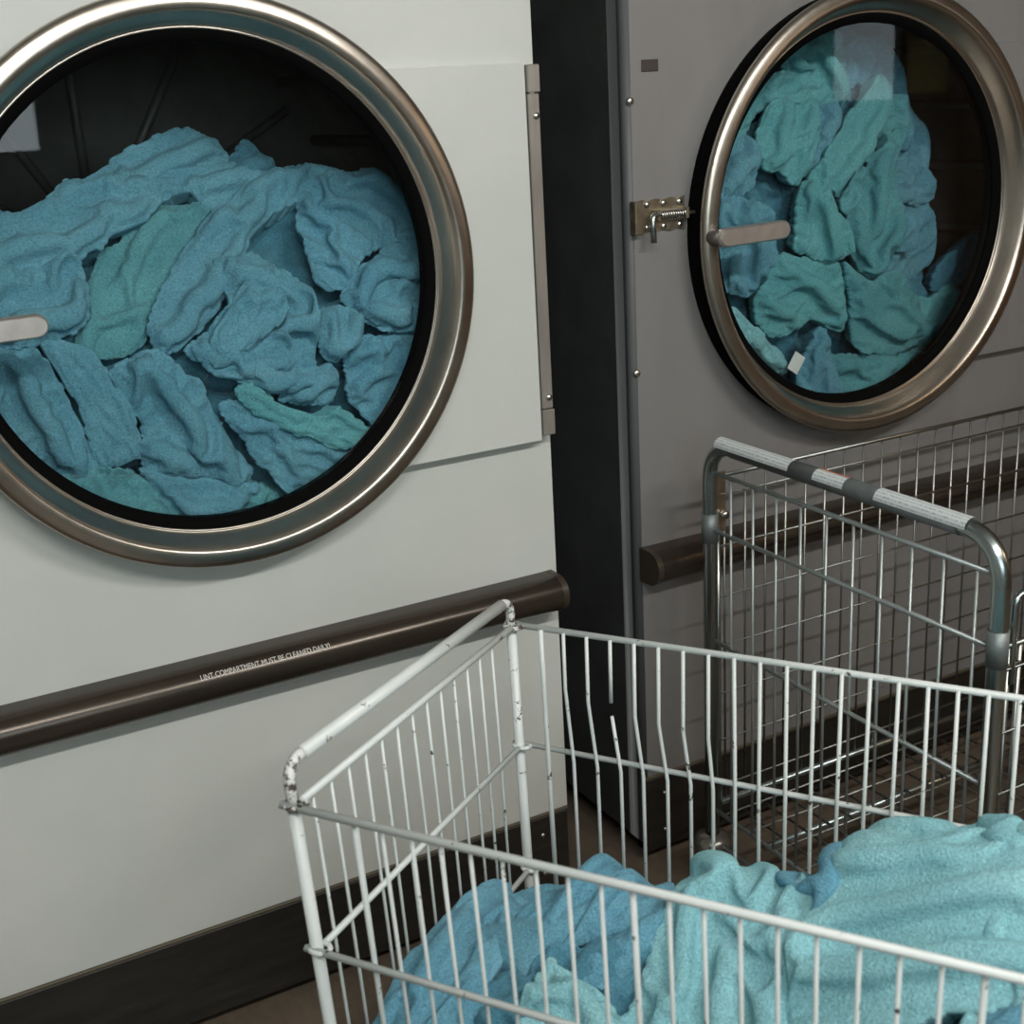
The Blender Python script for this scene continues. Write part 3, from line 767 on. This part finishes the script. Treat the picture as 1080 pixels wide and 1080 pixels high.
    # roll the rim under so the cloth has thickness
    E = np.concatenate([quads[:, [0, 1]], quads[:, [1, 2]], quads[:, [2, 3]], quads[:, [3, 0]]])
    key = np.sort(E, 1); Eu, first, cnt = np.unique(key, axis=0, return_index=True, return_counts=True); rim = E[first[cnt == 1]]; rv = np.unique(rim)
    inw = c0-UVp[rv]; inw /= np.linalg.norm(inw, axis=1)[:, None]+1e-9
    faces = quads.tolist(); prev = np.arange(len(V)); nd = [d]
    for dn, ii in ((.006, -.0015), (.014, .003), (back, .012)):
        Cs, Ns = car.at(UVp[rv]+inw*ii); m2 = -np.ones(len(UVp), int); m2[rv] = len(V)+np.arange(len(rv))
        V = np.vstack([V, Cs+Ns*(h[rv]+lay-dn)[:, None]]); faces += [(prev[b_], prev[a_], m2[a_], m2[b_]) for a_, b_ in rim.tolist()]; prev = m2; nd.append(np.zeros(len(rv)))
    org = V.mean(0); o = mk(name, V-org, [tuple(int(i) for i in f) for f in faces], TOW[col], None, True); o.location = org
    at = o.data.attributes.new('edge', 'FLOAT', 'POINT'); at.data.foreach_set('value', np.concatenate(nd).astype(np.float32))
    sm = o.modifiers.new('smooth_cloth', 'SUBSURF'); sm.levels = sm.render_levels = 2
    return tag(o, label, 'towel', group)

# ---- load of the white dryer
WD = DoorCarrier(0, ZC, lambda u, v: .075+.17*smooth(-.12, .26, v), .385)
g = 'towels in the white dryer'
def wt(px, label, col, lay, **k): return towel(WD, px, label+' in the white dryer', col, g, lay, **k)
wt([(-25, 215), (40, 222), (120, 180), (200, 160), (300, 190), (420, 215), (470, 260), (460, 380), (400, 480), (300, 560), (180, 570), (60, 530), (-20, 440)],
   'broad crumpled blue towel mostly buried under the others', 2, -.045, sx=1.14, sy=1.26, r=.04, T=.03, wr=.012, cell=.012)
wt([(20, 222), (60, 200), (95, 181), (150, 147), (195, 130), (232, 145), (250, 163), (235, 185), (180, 200), (140, 215), (80, 240)],
   'blue towel forming the topmost crest', 0, -.012, sx=1.1, sy=1.35, kb=.12, r=.03, T=.03, rip=((80, 215), (220, 150), .045, .012), folds=[([(140, 193), (185, 165), (235, 158)], -.014, .008)])
wt([(243, 165), (262, 144), (276, 155), (292, 178), (285, 200), (250, 200), (236, 180)],
   'small dark peaked towel tip just right of the crest', 2, -.01, r=.02)
wt([(130, 205), (150, 190), (185, 176), (245, 168), (288, 180), (275, 205), (250, 225), (225, 222), (200, 206), (172, 212), (160, 228), (140, 225)],
   'arched blue towel under the crest above the green one', 0, .002, sx=1.1, sy=1.35, r=.026, T=.03, rip=((150, 195), (270, 180), .06, .01), folds=[([(155, 212), (200, 200), (245, 212)], -.012, .007)])
wt([(90, 300), (105, 265), (130, 242), (165, 219), (205, 211), (226, 214), (210, 240), (190, 280), (170, 320), (160, 352), (140, 372), (105, 382), (80, 360)],
   'smooth domed sea-green towel in the middle left', 3, .0, dome=.05, sx=1.1, sy=1.22, kb=.22, r=.05, T=.045, wr=.003, folds=[([(205, 215), (185, 255), (160, 310)], .008, .012)])
wt([(285, 180), (320, 176), (362, 186), (330, 207), (285, 232), (262, 258), (250, 285), (235, 320), (208, 352), (172, 374), (152, 358), (158, 328), (180, 285), (212, 240), (250, 203)],
   'long blue towel running diagonally as a thick ridge', 0, .018, sx=1.12, sy=1.42, kb=.1, r=.022, T=.03, dome=.016, folds=[([(330, 188), (260, 230), (200, 300), (165, 350)], .012, .012), ([(290, 215), (240, 265), (195, 335)], -.012, .007), ([(310, 182), (240, 222), (190, 285)], -.006, .006)])
wt([(318, 205), (345, 188), (395, 181), (425, 205), (455, 240), (462, 275), (430, 268), (400, 262), (375, 285), (362, 312), (340, 308), (325, 285), (310, 252)],
   'pale blue towel looped at the upper right edge', 5, .02, r=.02, T=.028, rip=((345, 195), (430, 260), .04, .008), folds=[([(345, 200), (330, 250), (345, 300)], .014, .01), ([(352, 215), (365, 230), (380, 222), (372, 210)], -.014, .006), ([(360, 235), (365, 270), (350, 300)], -.012, .006), ([(375, 205), (410, 220), (440, 255)], -.008, .006)])
wt([(355, 318), (372, 290), (395, 270), (425, 254), (465, 258), (465, 310), (455, 345), (420, 352), (390, 345), (368, 335)],
   'light blue towel rolled into a thick band at the right rim', 5, .026, r=.022, T=.03, folds=[([(360, 312), (390, 280), (440, 262)], .014, .014), ([(375, 322), (400, 298), (440, 292)], -.014, .007), ([(415, 290), (445, 320)], -.01, .006)])
wt([(376, 330), (386, 310), (402, 301), (418, 304), (431, 320), (428, 346), (408, 349), (388, 342)],
   'small squarish blue towel corner tucked under the right band', 0, .036, r=.014, T=.018)
wt([(222, 284), (245, 277), (275, 281), (305, 296), (322, 322), (330, 352), (325, 388), (300, 412), (262, 404), (222, 386), (196, 370), (212, 350), (235, 322)],
   'blue towel swirled into a rosette at the centre', 0, .034, r=.024, T=.032, folds=[([(240, 288), (285, 295), (310, 335), (305, 385)], .014, .012), ([(238, 300), (275, 305), (297, 330), (296, 365), (270, 390)], -.016, .007), ([(225, 345), (250, 318), (262, 298)], -.01, .006)])
wt([(214, 360), (232, 336), (258, 300), (266, 295), (292, 312), (296, 332), (282, 350), (250, 366), (218, 384)],
   'folded towel corner lying on the central rosette', 0, .056, sx=1.12, sy=1.3, r=.012, T=.016, dome=.01, wr=.002, folds=[([(262, 298), (252, 330), (225, 360)], .008, .007)])
wt([(192, 368), (218, 366), (216, 384), (255, 368), (290, 352), (303, 385), (312, 400), (285, 412), (255, 405), (220, 392)],
   'flat towel fold hanging below the central rosette', 0, .046, r=.014, T=.018, dome=.006, folds=[([(285, 362), (298, 395)], -.01, .006)])
wt([(328, 338), (345, 325), (362, 328), (377, 346), (370, 365), (347, 381), (330, 368)],
   'small angular blue towel lump between rosette and right rim', 0, .034, r=.014, T=.022, folds=[([(340, 330), (352, 350), (345, 375)], .006, .008)])
wt([(355, 372), (378, 352), (408, 352), (445, 345), (455, 360), (430, 410), (400, 452), (380, 440), (362, 410)],
   'lilac-tinged blue towel curled at the lower right rim', 5, .02, r=.02, T=.028, folds=[([(362, 380), (390, 378), (420, 400)], .014, .012), ([(375, 395), (392, 392), (405, 412)], -.014, .007), ([(385, 352), (415, 372), (428, 395)], -.012, .006)])
wt([(298, 405), (325, 385), (345, 382), (352, 400), (340, 425), (315, 425), (290, 420)],
   'narrow blue towel strip between the rosette and the light teal fold', 0, .03, r=.014, T=.02)
wt([(-25, 375), (20, 368), (45, 378), (62, 402), (80, 445), (104, 490), (70, 508), (40, 495), (10, 470), (-20, 430)],
   'blue towel with a stitched edge at the lower left rim', 0, .022, r=.022, T=.028, folds=[([(45, 385), (70, 440), (98, 488)], .012, .01), ([(20, 385), (40, 440), (65, 490)], -.014, .008), ([(5, 395), (15, 430), (40, 470)], .01, .01)])
wt([(40, 362), (70, 362), (98, 375), (120, 402), (140, 445), (146, 478), (125, 490), (98, 486), (84, 445), (64, 402)],
   'flat blue towel panel beside the stitched edge at lower left', 0, .028, sx=1.06, sy=1.2, r=.02, T=.028, wr=.003, folds=[([(70, 368), (100, 420), (120, 485)], .008, .02)])
wt([(112, 392), (130, 375), (162, 370), (205, 398), (222, 425), (240, 462), (266, 498), (240, 512), (215, 500), (190, 475), (160, 470), (146, 455), (132, 425)],
   'blue towel with several long folds under the rosette', 0, .026, r=.02, T=.026, rip=((165, 385), (230, 500), .04, .012), folds=[([(150, 395), (185, 395), (205, 430)], .012, .009), ([(165, 400), (190, 430), (205, 470)], -.016, .008), ([(130, 390), (150, 420), (150, 455)], .008, .009)])
wt([(142, 462), (165, 455), (195, 470), (216, 498), (190, 506), (150, 500)],
   'small flat blue towel patch at the bottom centre left', 0, .03, r=.014, T=.02)
wt([(222, 425), (245, 418), (290, 440), (340, 460), (362, 474), (330, 497), (300, 519), (272, 494), (248, 462)],
   'triangular blue towel flap with a hem under the light teal fold', 0, .044, sx=1.1, sy=1.25, r=.013, T=.018, dome=.014, wr=.002, folds=[([(235, 430), (270, 475), (297, 510)], .008, .014), ([(255, 432), (300, 452), (345, 472)], -.006, .008)])
wt([(238, 412), (252, 398), (270, 408), (292, 424), (330, 432), (345, 421), (366, 436), (392, 456), (376, 470), (340, 466), (300, 450), (262, 434)],
   'light teal towel strip lying across the lower right', 1, .058, sx=1.1, sy=1.25, r=.012, T=.018, dome=.01, folds=[([(245, 405), (290, 436), (345, 450), (380, 460)], .008, .01), ([(338, 425), (340, 462)], -.01, .005)])
wt([(55, 503), (90, 490), (125, 487), (150, 500), (180, 525), (200, 560), (150, 560), (95, 535)],
   'green-teal towel at the very bottom left of the glass', 3, .032, r=.018, T=.022, folds=[([(75, 505), (115, 508), (140, 530)], .008, .01), ([(150, 515), (140, 535)], -.008, .005)])
wt([(142, 490), (175, 497), (225, 503), (266, 506), (262, 525), (238, 545), (200, 548), (165, 520)],
   'blue towel with a frayed edge at the bottom centre', 0, .038, r=.012, T=.018, folds=[([(150, 500), (200, 520), (240, 520)], .006, .012)])
wt([(255, 505), (285, 515), (300, 522), (335, 497), (372, 470), (400, 470), (360, 530), (290, 565), (210, 570), (225, 545)],
   'teal towel peeking out at the bottom right of the glass', 1, .026, r=.016, T=.022, folds=[([(335, 500), (320, 520), (290, 535)], .008, .008)])
wt([(-30, 226), (20, 232), (45, 213), (72, 198), (105, 189), (135, 188), (160, 202), (168, 220), (150, 240), (112, 263), (92, 280), (70, 300), (40, 310), (-30, 300)],
   'thick blue towel roll with a ribbed hem at the upper left', 0, .03, dome=.04, sx=1.1, sy=1.3, kb=.15, r=.028, T=.04, wr=.003, folds=[([(-10, 238), (60, 236), (130, 212), (160, 212)], .018, .018), ([(-10, 228), (55, 222), (120, 200)], -.014, .008), ([(0, 270), (60, 268), (110, 250)], -.008, .012)])
wt([(-30, 285), (30, 290), (70, 282), (90, 290), (95, 325), (88, 345), (68, 360), (40, 366), (0, 372), (-30, 372)],
   'blue towel hanging as a curled loop beside the door handle', 0, .03, r=.024, T=.034, dome=.012, folds=[([(90, 300), (88, 340), (55, 360), (10, 366)], .012, .009), ([(74, 300), (74, 335), (40, 350)], -.014, .006), ([(58, 300), (60, 330), (20, 345)], -.01, .006)])

# ---- load of the grey dryer
GD = DoorCarrier(1.301, 1.2695, lambda u, v: .07+.08*smooth(-.1, .33, v)+.045*smooth(.12, .3, u), .385)
g2 = 'towels in the grey dryer'
def gp(P): return [(740+x/2.572, 20+y/2.572) for x, y in P]
def gt_(px, label, col, lay, folds=(), rip=None, **k):
    folds = [(gp(f[0]),)+tuple(f[1:]) for f in folds]
    if rip: rip = (gp([rip[0]])[0], gp([rip[1]])[0])+tuple(rip[2:])
    return towel(GD, gp(px), label+' in the grey dryer', col, g2, lay, folds=folds, rip=rip, cell=k.pop('cell', .006), **k)
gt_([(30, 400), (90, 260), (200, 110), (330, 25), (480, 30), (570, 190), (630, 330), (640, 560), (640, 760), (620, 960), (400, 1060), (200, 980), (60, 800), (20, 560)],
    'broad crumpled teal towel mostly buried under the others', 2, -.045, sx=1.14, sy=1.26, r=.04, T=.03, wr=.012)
gt_([(200, 105), (285, 45), (355, 18), (388, 40), (388, 110), (412, 190), (370, 245), (310, 225), (250, 150)],
    'teal towel with long pleats at the top left', 1, .0, r=.024, T=.03, rip=((260, 60), (350, 220), .05, .018), folds=[([(300, 60), (345, 150), (370, 230)], -.016, .009), ([(350, 40), (368, 130), (395, 190)], .012, .012)])
gt_([(395, 85), (435, 50), (480, 38), (522, 62), (548, 170), (562, 240), (582, 310), (562, 368), (520, 340), (490, 225), (452, 172), (425, 185), (398, 135)],
    'blue towel at the top centre under a pale reflection', 5, -.01, r=.026, T=.03, rip=((470, 70), (550, 330), .045, .014), folds=[([(470, 70), (510, 180), (545, 300)], .012, .012)])
gt_([(552, 220), (600, 248), (624, 320), (630, 430), (636, 520), (600, 500), (562, 400), (555, 300)],
    'blue towel column hanging at the right of the load', 0, -.016, r=.022, T=.03, rip=((580, 240), (600, 480), .04, .012))
gt_([(60, 330), (130, 215), (200, 135), (262, 165), (302, 222), (300, 250), (210, 235), (150, 260), (110, 330)],
    'smooth teal towel shoulder at the upper left', 1, .008, r=.026, T=.03, folds=[([(150, 245), (215, 205), (290, 225)], -.014, .008), ([(140, 225), (220, 175), (280, 205)], .008, .015)])
gt_([(148, 252), (200, 225), (258, 200), (298, 232), (304, 330), (275, 400), (246, 468), (195, 425), (150, 412), (140, 340)],
    'rounded teal towel bulging out at the left', 1, .026, dome=.04, sx=1.12, sy=1.32, kb=.15, r=.028, T=.036, wr=.003, folds=[([(160, 262), (215, 245), (250, 215)], -.012, .007), ([(200, 240), (225, 290), (245, 285)], -.01, .008), ([(170, 380), (215, 395), (245, 450)], .01, .012), ([(280, 250), (290, 330), (270, 390)], -.006, .01)])
gt_([(290, 250), (350, 235), (380, 270), (340, 360), (305, 420), (290, 400), (305, 330)],
    'narrow shadowed blue towel between the left bulge and the diagonal one', 0, .008, r=.02, T=.028, rip=((320, 250), (310, 400), .035, .012))
gt_([(306, 440), (318, 365), (378, 275), (440, 180), (458, 162), (484, 192), (474, 280), (445, 370), (402, 420), (345, 495)],
    'pointed teal towel sweeping diagonally up the middle', 1, .03, dome=.035, sx=1.1, sy=1.3, kb=.15, r=.03, T=.034, wr=.003, folds=[([(455, 180), (400, 290), (325, 440)], .012, .022), ([(470, 230), (430, 330), (370, 440)], -.006, .012)])
gt_([(478, 205), (512, 240), (522, 300), (508, 420), (518, 520), (512, 610), (472, 682), (432, 702), (398, 645), (372, 560), (395, 500), (430, 400), (468, 300)],
    'green-teal towel falling in vertical folds at the centre', 3, .024, r=.022, T=.032, rip=((480, 260), (450, 660), .042, .016), folds=[([(495, 240), (490, 400), (480, 560)], .014, .014), ([(470, 330), (455, 470), (440, 600)], -.016, .008)])
gt_([(345, 505), (360, 450), (410, 410), (415, 440), (385, 500), (360, 540)],
    'small green towel tip tucked beside the vertical folds', 3, .04, r=.012, T=.02)
gt_([(512, 395), (540, 368), (590, 380), (622, 420), (625, 485), (580, 510), (530, 500), (508, 470)],
    'rounded blue towel knuckle at the right of the centre', 0, .012, dome=.04, sx=1.1, sy=1.2, r=.026, T=.036, folds=[([(515, 440), (540, 425), (560, 450)], -.014, .007)])
gt_([(236, 480), (262, 440), (290, 396), (312, 440), (335, 500), (370, 560), (380, 620), (342, 656), (270, 652), (225, 622), (228, 560)],
    'teal towel with a rolled lip left of the centre', 1, .036, r=.022, T=.032, folds=[([(290, 405), (290, 520), (250, 620)], .012, .016), ([(300, 470), (350, 560), (365, 610), (330, 640)], .01, .009), ([(260, 470), (285, 540), (330, 620)], -.01, .01)])
gt_([(20, 500), (40, 400), (75, 325), (112, 318), (138, 360), (132, 445), (100, 485)],
    'coiled blue towel end at the left rim above the handle', 0, .02, r=.022, T=.034, folds=[([(70, 350), (105, 370), (110, 430)], .012, .01), ([(60, 370), (85, 400), (80, 450)], -.014, .007), ([(40, 450), (80, 465), (120, 450)], .01, .008)])
gt_([(20, 500), (110, 488), (162, 520), (185, 590), (190, 660), (155, 715), (110, 748), (50, 740), (25, 620)],
    'coiled blue towel end at the left rim behind the handle', 0, .022, r=.024, T=.034, folds=[([(50, 510), (120, 515), (160, 590), (150, 690)], .014, .011), ([(50, 540), (105, 550), (130, 610), (110, 680)], -.016, .008), ([(50, 690), (100, 715), (140, 690)], -.012, .006), ([(45, 580), (85, 590), (95, 640)], .01, .01)])
gt_([(120, 760), (160, 700), (192, 640), (232, 642), (350, 662), (372, 740), (368, 835), (330, 840), (285, 812), (240, 836), (205, 866), (150, 845)],
    'teal towel with a dark scalloped lower edge at the lower left', 1, .028, dome=.028, sx=1.12, sy=1.32, kb=.15, r=.024, T=.034, wr=.003, folds=[([(225, 650), (215, 740), (200, 840)], -.012, .008), ([(300, 670), (350, 760), (350, 830)], .01, .018)])
gt_([(352, 650), (400, 690), (432, 705), (492, 672), (530, 730), (552, 772), (564, 862), (520, 892), (432, 908), (385, 882), (372, 830), (366, 720)],
    'broad green-teal towel at the lower centre', 3, .04, dome=.03, sx=1.12, sy=1.3, kb=.15, r=.026, T=.034, wr=.003, folds=[([(480, 690), (450, 730), (425, 760)], -.01, .008), ([(385, 860), (430, 850), (470, 890)], .01, .012)])
gt_([(505, 520), (530, 505), (552, 560), (548, 620), (515, 630), (505, 580)],
    'tiny blue towel loop right of the vertical folds', 0, .02, r=.014, T=.022, folds=[([(520, 530), (535, 570), (520, 610)], -.01, .006)])
gt_([(520, 560), (560, 510), (610, 490), (640, 540), (644, 620), (595, 690), (535, 732), (490, 690)],
    'plain blue towel wedge at the right below the knuckle', 0, .0, dome=.03, sx=1.05, sy=1.12, r=.024, T=.034, wr=.002)
gt_([(535, 720), (600, 680), (605, 760), (560, 790)],
    'shadowed blue towel sliver at the lower right', 2, -.01, r=.016)
gt_([(520, 905), (555, 845), (600, 770), (655, 724), (694, 736), (690, 770), (655, 830), (610, 900), (560, 945)],
    'teal towel rolled along the lower right rim', 1, .014, r=.024, T=.034, folds=[([(540, 900), (600, 810), (670, 745)], .012, .014), ([(575, 920), (630, 850), (665, 790)], -.012, .007)])
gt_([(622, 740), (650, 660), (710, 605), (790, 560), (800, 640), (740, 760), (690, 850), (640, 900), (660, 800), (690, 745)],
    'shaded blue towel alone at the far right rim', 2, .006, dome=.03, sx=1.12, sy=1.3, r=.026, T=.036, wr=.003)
gt_([(555, 745), (590, 755), (600, 780), (570, 830), (552, 850), (545, 790)], 'small upright teal towel fold at the lower right', 1, .02, r=.014, T=.024)
gt_([(60, 780), (95, 800), (140, 845), (200, 905), (212, 945), (190, 960), (130, 910), (60, 850)],
    'light teal towel strip with white care label by the rim', 4, .03, r=.016, T=.022)
gt_([(340, 905), (432, 906), (492, 888), (490, 950), (430, 1030), (340, 1050), (320, 980)],
    'flat teal towel at the bottom centre', 3, .03, r=.018, T=.022, folds=[([(400, 910), (390, 960), (350, 1000)], -.008, .008)])
gt_([(480, 900), (520, 905), (560, 945), (500, 1020), (420, 1040), (455, 970)],
    'teal towel fold at the bottom right of the centre', 1, .024, r=.016, T=.022)
gt_([(225, 1000), (245, 920), (272, 840), (300, 835), (322, 900), (345, 985), (330, 1030), (270, 1030)],
    'upright blue towel corner with a ribbed hem at the bottom', 0, .042, r=.014, T=.02, rip=((285, 850), (285, 1000), .03, .006))
lp = np.array(gp([(212, 925)])[0]); q = GD.pix(lp); cP, cN = GD.at(q[None]); cp = cP[0]+cN[0]*.05
t = MB(cp); t.box(cp[0]-.016, cp[0]+.014, cp[1]-.001, cp[1]+.001, cp[2]-.018, cp[2]+.02, .0005)
lo = t.build('care_label', 'tag', bpy.data.objects[[o.name for o in bpy.data.objects if 'care label' in o.get('label', '')][0]])
lo.location = Vector(cp)-lo.parent.location; lo.rotation_euler = (0, .6, 0); lo['label'] = 'small white care label'

# ---- heap in the white cart
HC = HeapCarrier([(.03, .05, .44), (.05, .14, .50), (.05, .25, .50), (.07, .36, .475), (.14, .38, .49), (.21, .38, .545), (.28, .40, .50), (.38, .41, .54), (.45, .43, .50),
    (.52, .42, .60), (.59, .40, .65), (.685, .40, .68), (.85, .4, .66), (.96, .25, .6), (.03, .52, .40), (.25, .52, .44), (.45, .52, .45), (.6, .52, .54), (.75, .52, .58), (.95, .5, .55),
    (.2, .04, .45), (.4, .04, .46), (.6, .04, .5), (.78, .04, .54), (.95, .04, .52), (.15, .2, .51), (.32, .2, .49), (.5, .2, .53), (.66, .22, .63), (.82, .25, .66)])
g3 = 'towels heaped in the white cart'
def ht(px, label, col, lay, **k): return towel(HC, px, label+' in the white cart', col, g3, lay, back=k.pop('back', .05), **k)
# the layer at the bottom of the heap, reaching all sides
class UV(list): pass
_pix = HC.pix; HC.pix = lambda p: np.array([p[1], p[2]]) if len(p) == 3 else _pix(p)
ht([('uv', u, v) for u, v in ((.03, .03), (.3, .025), (.6, .025), (.94, .03), (.95, .25), (.94, .5), (.6, .51), (.3, .51), (.035, .5), (.025, .25))],
   'crumpled blue towel spread underneath the whole heap', 0, -.05, r=.05, T=.04, wr=.014, cell=.016, back=.14)
ht([('uv', .70, .05), ('uv', .93, .05), ('uv', .945, .3), ('uv', .93, .48), ('uv', .74, .49), ('uv', .70, .3)], 'light aqua towel at the far right end of the heap', 4, .0, r=.04, T=.04, dome=.03, rip=((1060, 930), (1079, 1060), .06, .014))
ht([(500, 1100), (512, 1035), (560, 1006), (640, 984), (695, 962), (712, 985), (690, 1030), (670, 1080), (660, 1110)],
   'shadowed deep blue towel in the hollow', 2, -.004, r=.026, T=.03, rip=((560, 1060), (690, 980), .05, .016), wr=.008)
ht([(378, 1110), (384, 1065), (396, 1020), (424, 985), (470, 950), (515, 922), (534, 926), (548, 950), (530, 1000), (512, 1050), (500, 1110)],
   'deep sky-blue towel slumped at the left end', 5, .0, sx=1.08, sy=1.32, kb=.06, r=.03, T=.035, dome=.02, rip=((430, 1070), (525, 945), .04, .011), wr=.006, folds=[([(450, 1070), (490, 1000), (530, 940)], .01, .014), ([(500, 1060), (515, 1000), (545, 950)], -.014, .008)])
ht([(528, 945), (560, 930), (592, 930), (608, 908), (650, 898), (692, 905), (716, 928), (706, 955), (660, 975), (605, 1000), (555, 1012), (528, 1008), (522, 985)],
   'sky-blue towel gathered in many fine pleats', 5, -.006, sx=1.05, sy=1.45, kb=.03, r=.026, T=.036, dome=.02, rip=((535, 995), (700, 920), .021, .009), wr=.004, folds=[([(540, 975), (620, 945), (700, 925)], .012, .016)])
ht([(610, 1010), (655, 985), (700, 962), (712, 975), (690, 1005), (655, 1035), (620, 1050)],
   'small blue towel fold right of the hollow', 5, .012, r=.02, T=.03, rip=((620, 1040), (700, 975), .035, .012))
ht([(545, 1110), (560, 1050), (572, 1026), (584, 1018), (612, 1040), (645, 1066), (665, 1110)],
   'small teal towel corner standing up at the bottom', 4, .026, r=.016, T=.022, wr=.003)
ht([(800, 940), (832, 942), (860, 926), (880, 902), (898, 886), (912, 898), (900, 940), (870, 970), (825, 970)],
   'small periwinkle blue towel between the two aqua mounds', 5, .006, r=.024, T=.03, wr=.006, folds=[([(815, 945), (860, 950), (890, 900)], .01, .012)])
ht([(665, 1110), (676, 1040), (690, 985), (712, 948), (738, 928), (776, 908), (806, 903), (838, 914), (854, 936), (868, 975), (862, 1020), (850, 1110)],
   'light aqua towel mounded in the middle', 4, .018, sx=1.12, sy=1.3, kb=.2, dome=.03, r=.034, T=.042, wr=.009, folds=[([(740, 1010), (790, 995), (860, 1000)], -.018, .012), ([(700, 1000), (720, 960), (770, 930)], .012, .016), ([(790, 918), (825, 915), (845, 932)], -.014, .008), ([(735, 975), (738, 1020), (720, 1060)], -.016, .009), ([(715, 980), (712, 1030)], -.012, .007), ([(820, 975), (850, 965)], -.012, .01)])
ht([(993, 884), (1010, 870), (1032, 863), (1046, 876), (1060, 862), (1085, 868), (1100, 910), (1080, 930), (1040, 905)],
   'crest of an aqua towel at the back right', 4, .008, r=.022, T=.03, wr=.006)
ht([(838, 1110), (842, 1040), (856, 985), (872, 950), (892, 908), (918, 886), (962, 878), (1022, 886), (1062, 898), (1110, 915), (1110, 1040), (1060, 1066), (980, 1085), (900, 1100)],
   'large light aqua bath towel draped over the right', 4, .022, rip=((860, 1010), (1060, 985), .05, .01), sx=1.04, sy=1.34, kb=.2, dome=.035, r=.04, T=.045, wr=.002, folds=[([(1070, 930), (1048, 945), (1035, 985)], -.024, .009), ([(1045, 905), (1050, 930), (1030, 980)], .012, .018), ([(860, 1020), (950, 985), (1040, 1000), (1080, 990)], .014, .02), ([(1005, 995), (1050, 1020), (1080, 1008)], -.018, .01), ([(880, 1060), (960, 1040), (1060, 1045)], -.012, .014), ([(930, 925), (980, 915), (1030, 925)], .006, .02)])
ht([(1000, 1120), (1030, 1085), (1062, 1066), (1110, 1050), (1120, 1110), (1080, 1130)],
   'blue towel below the big aqua one at the lower right', 5, .016, r=.02, T=.026)
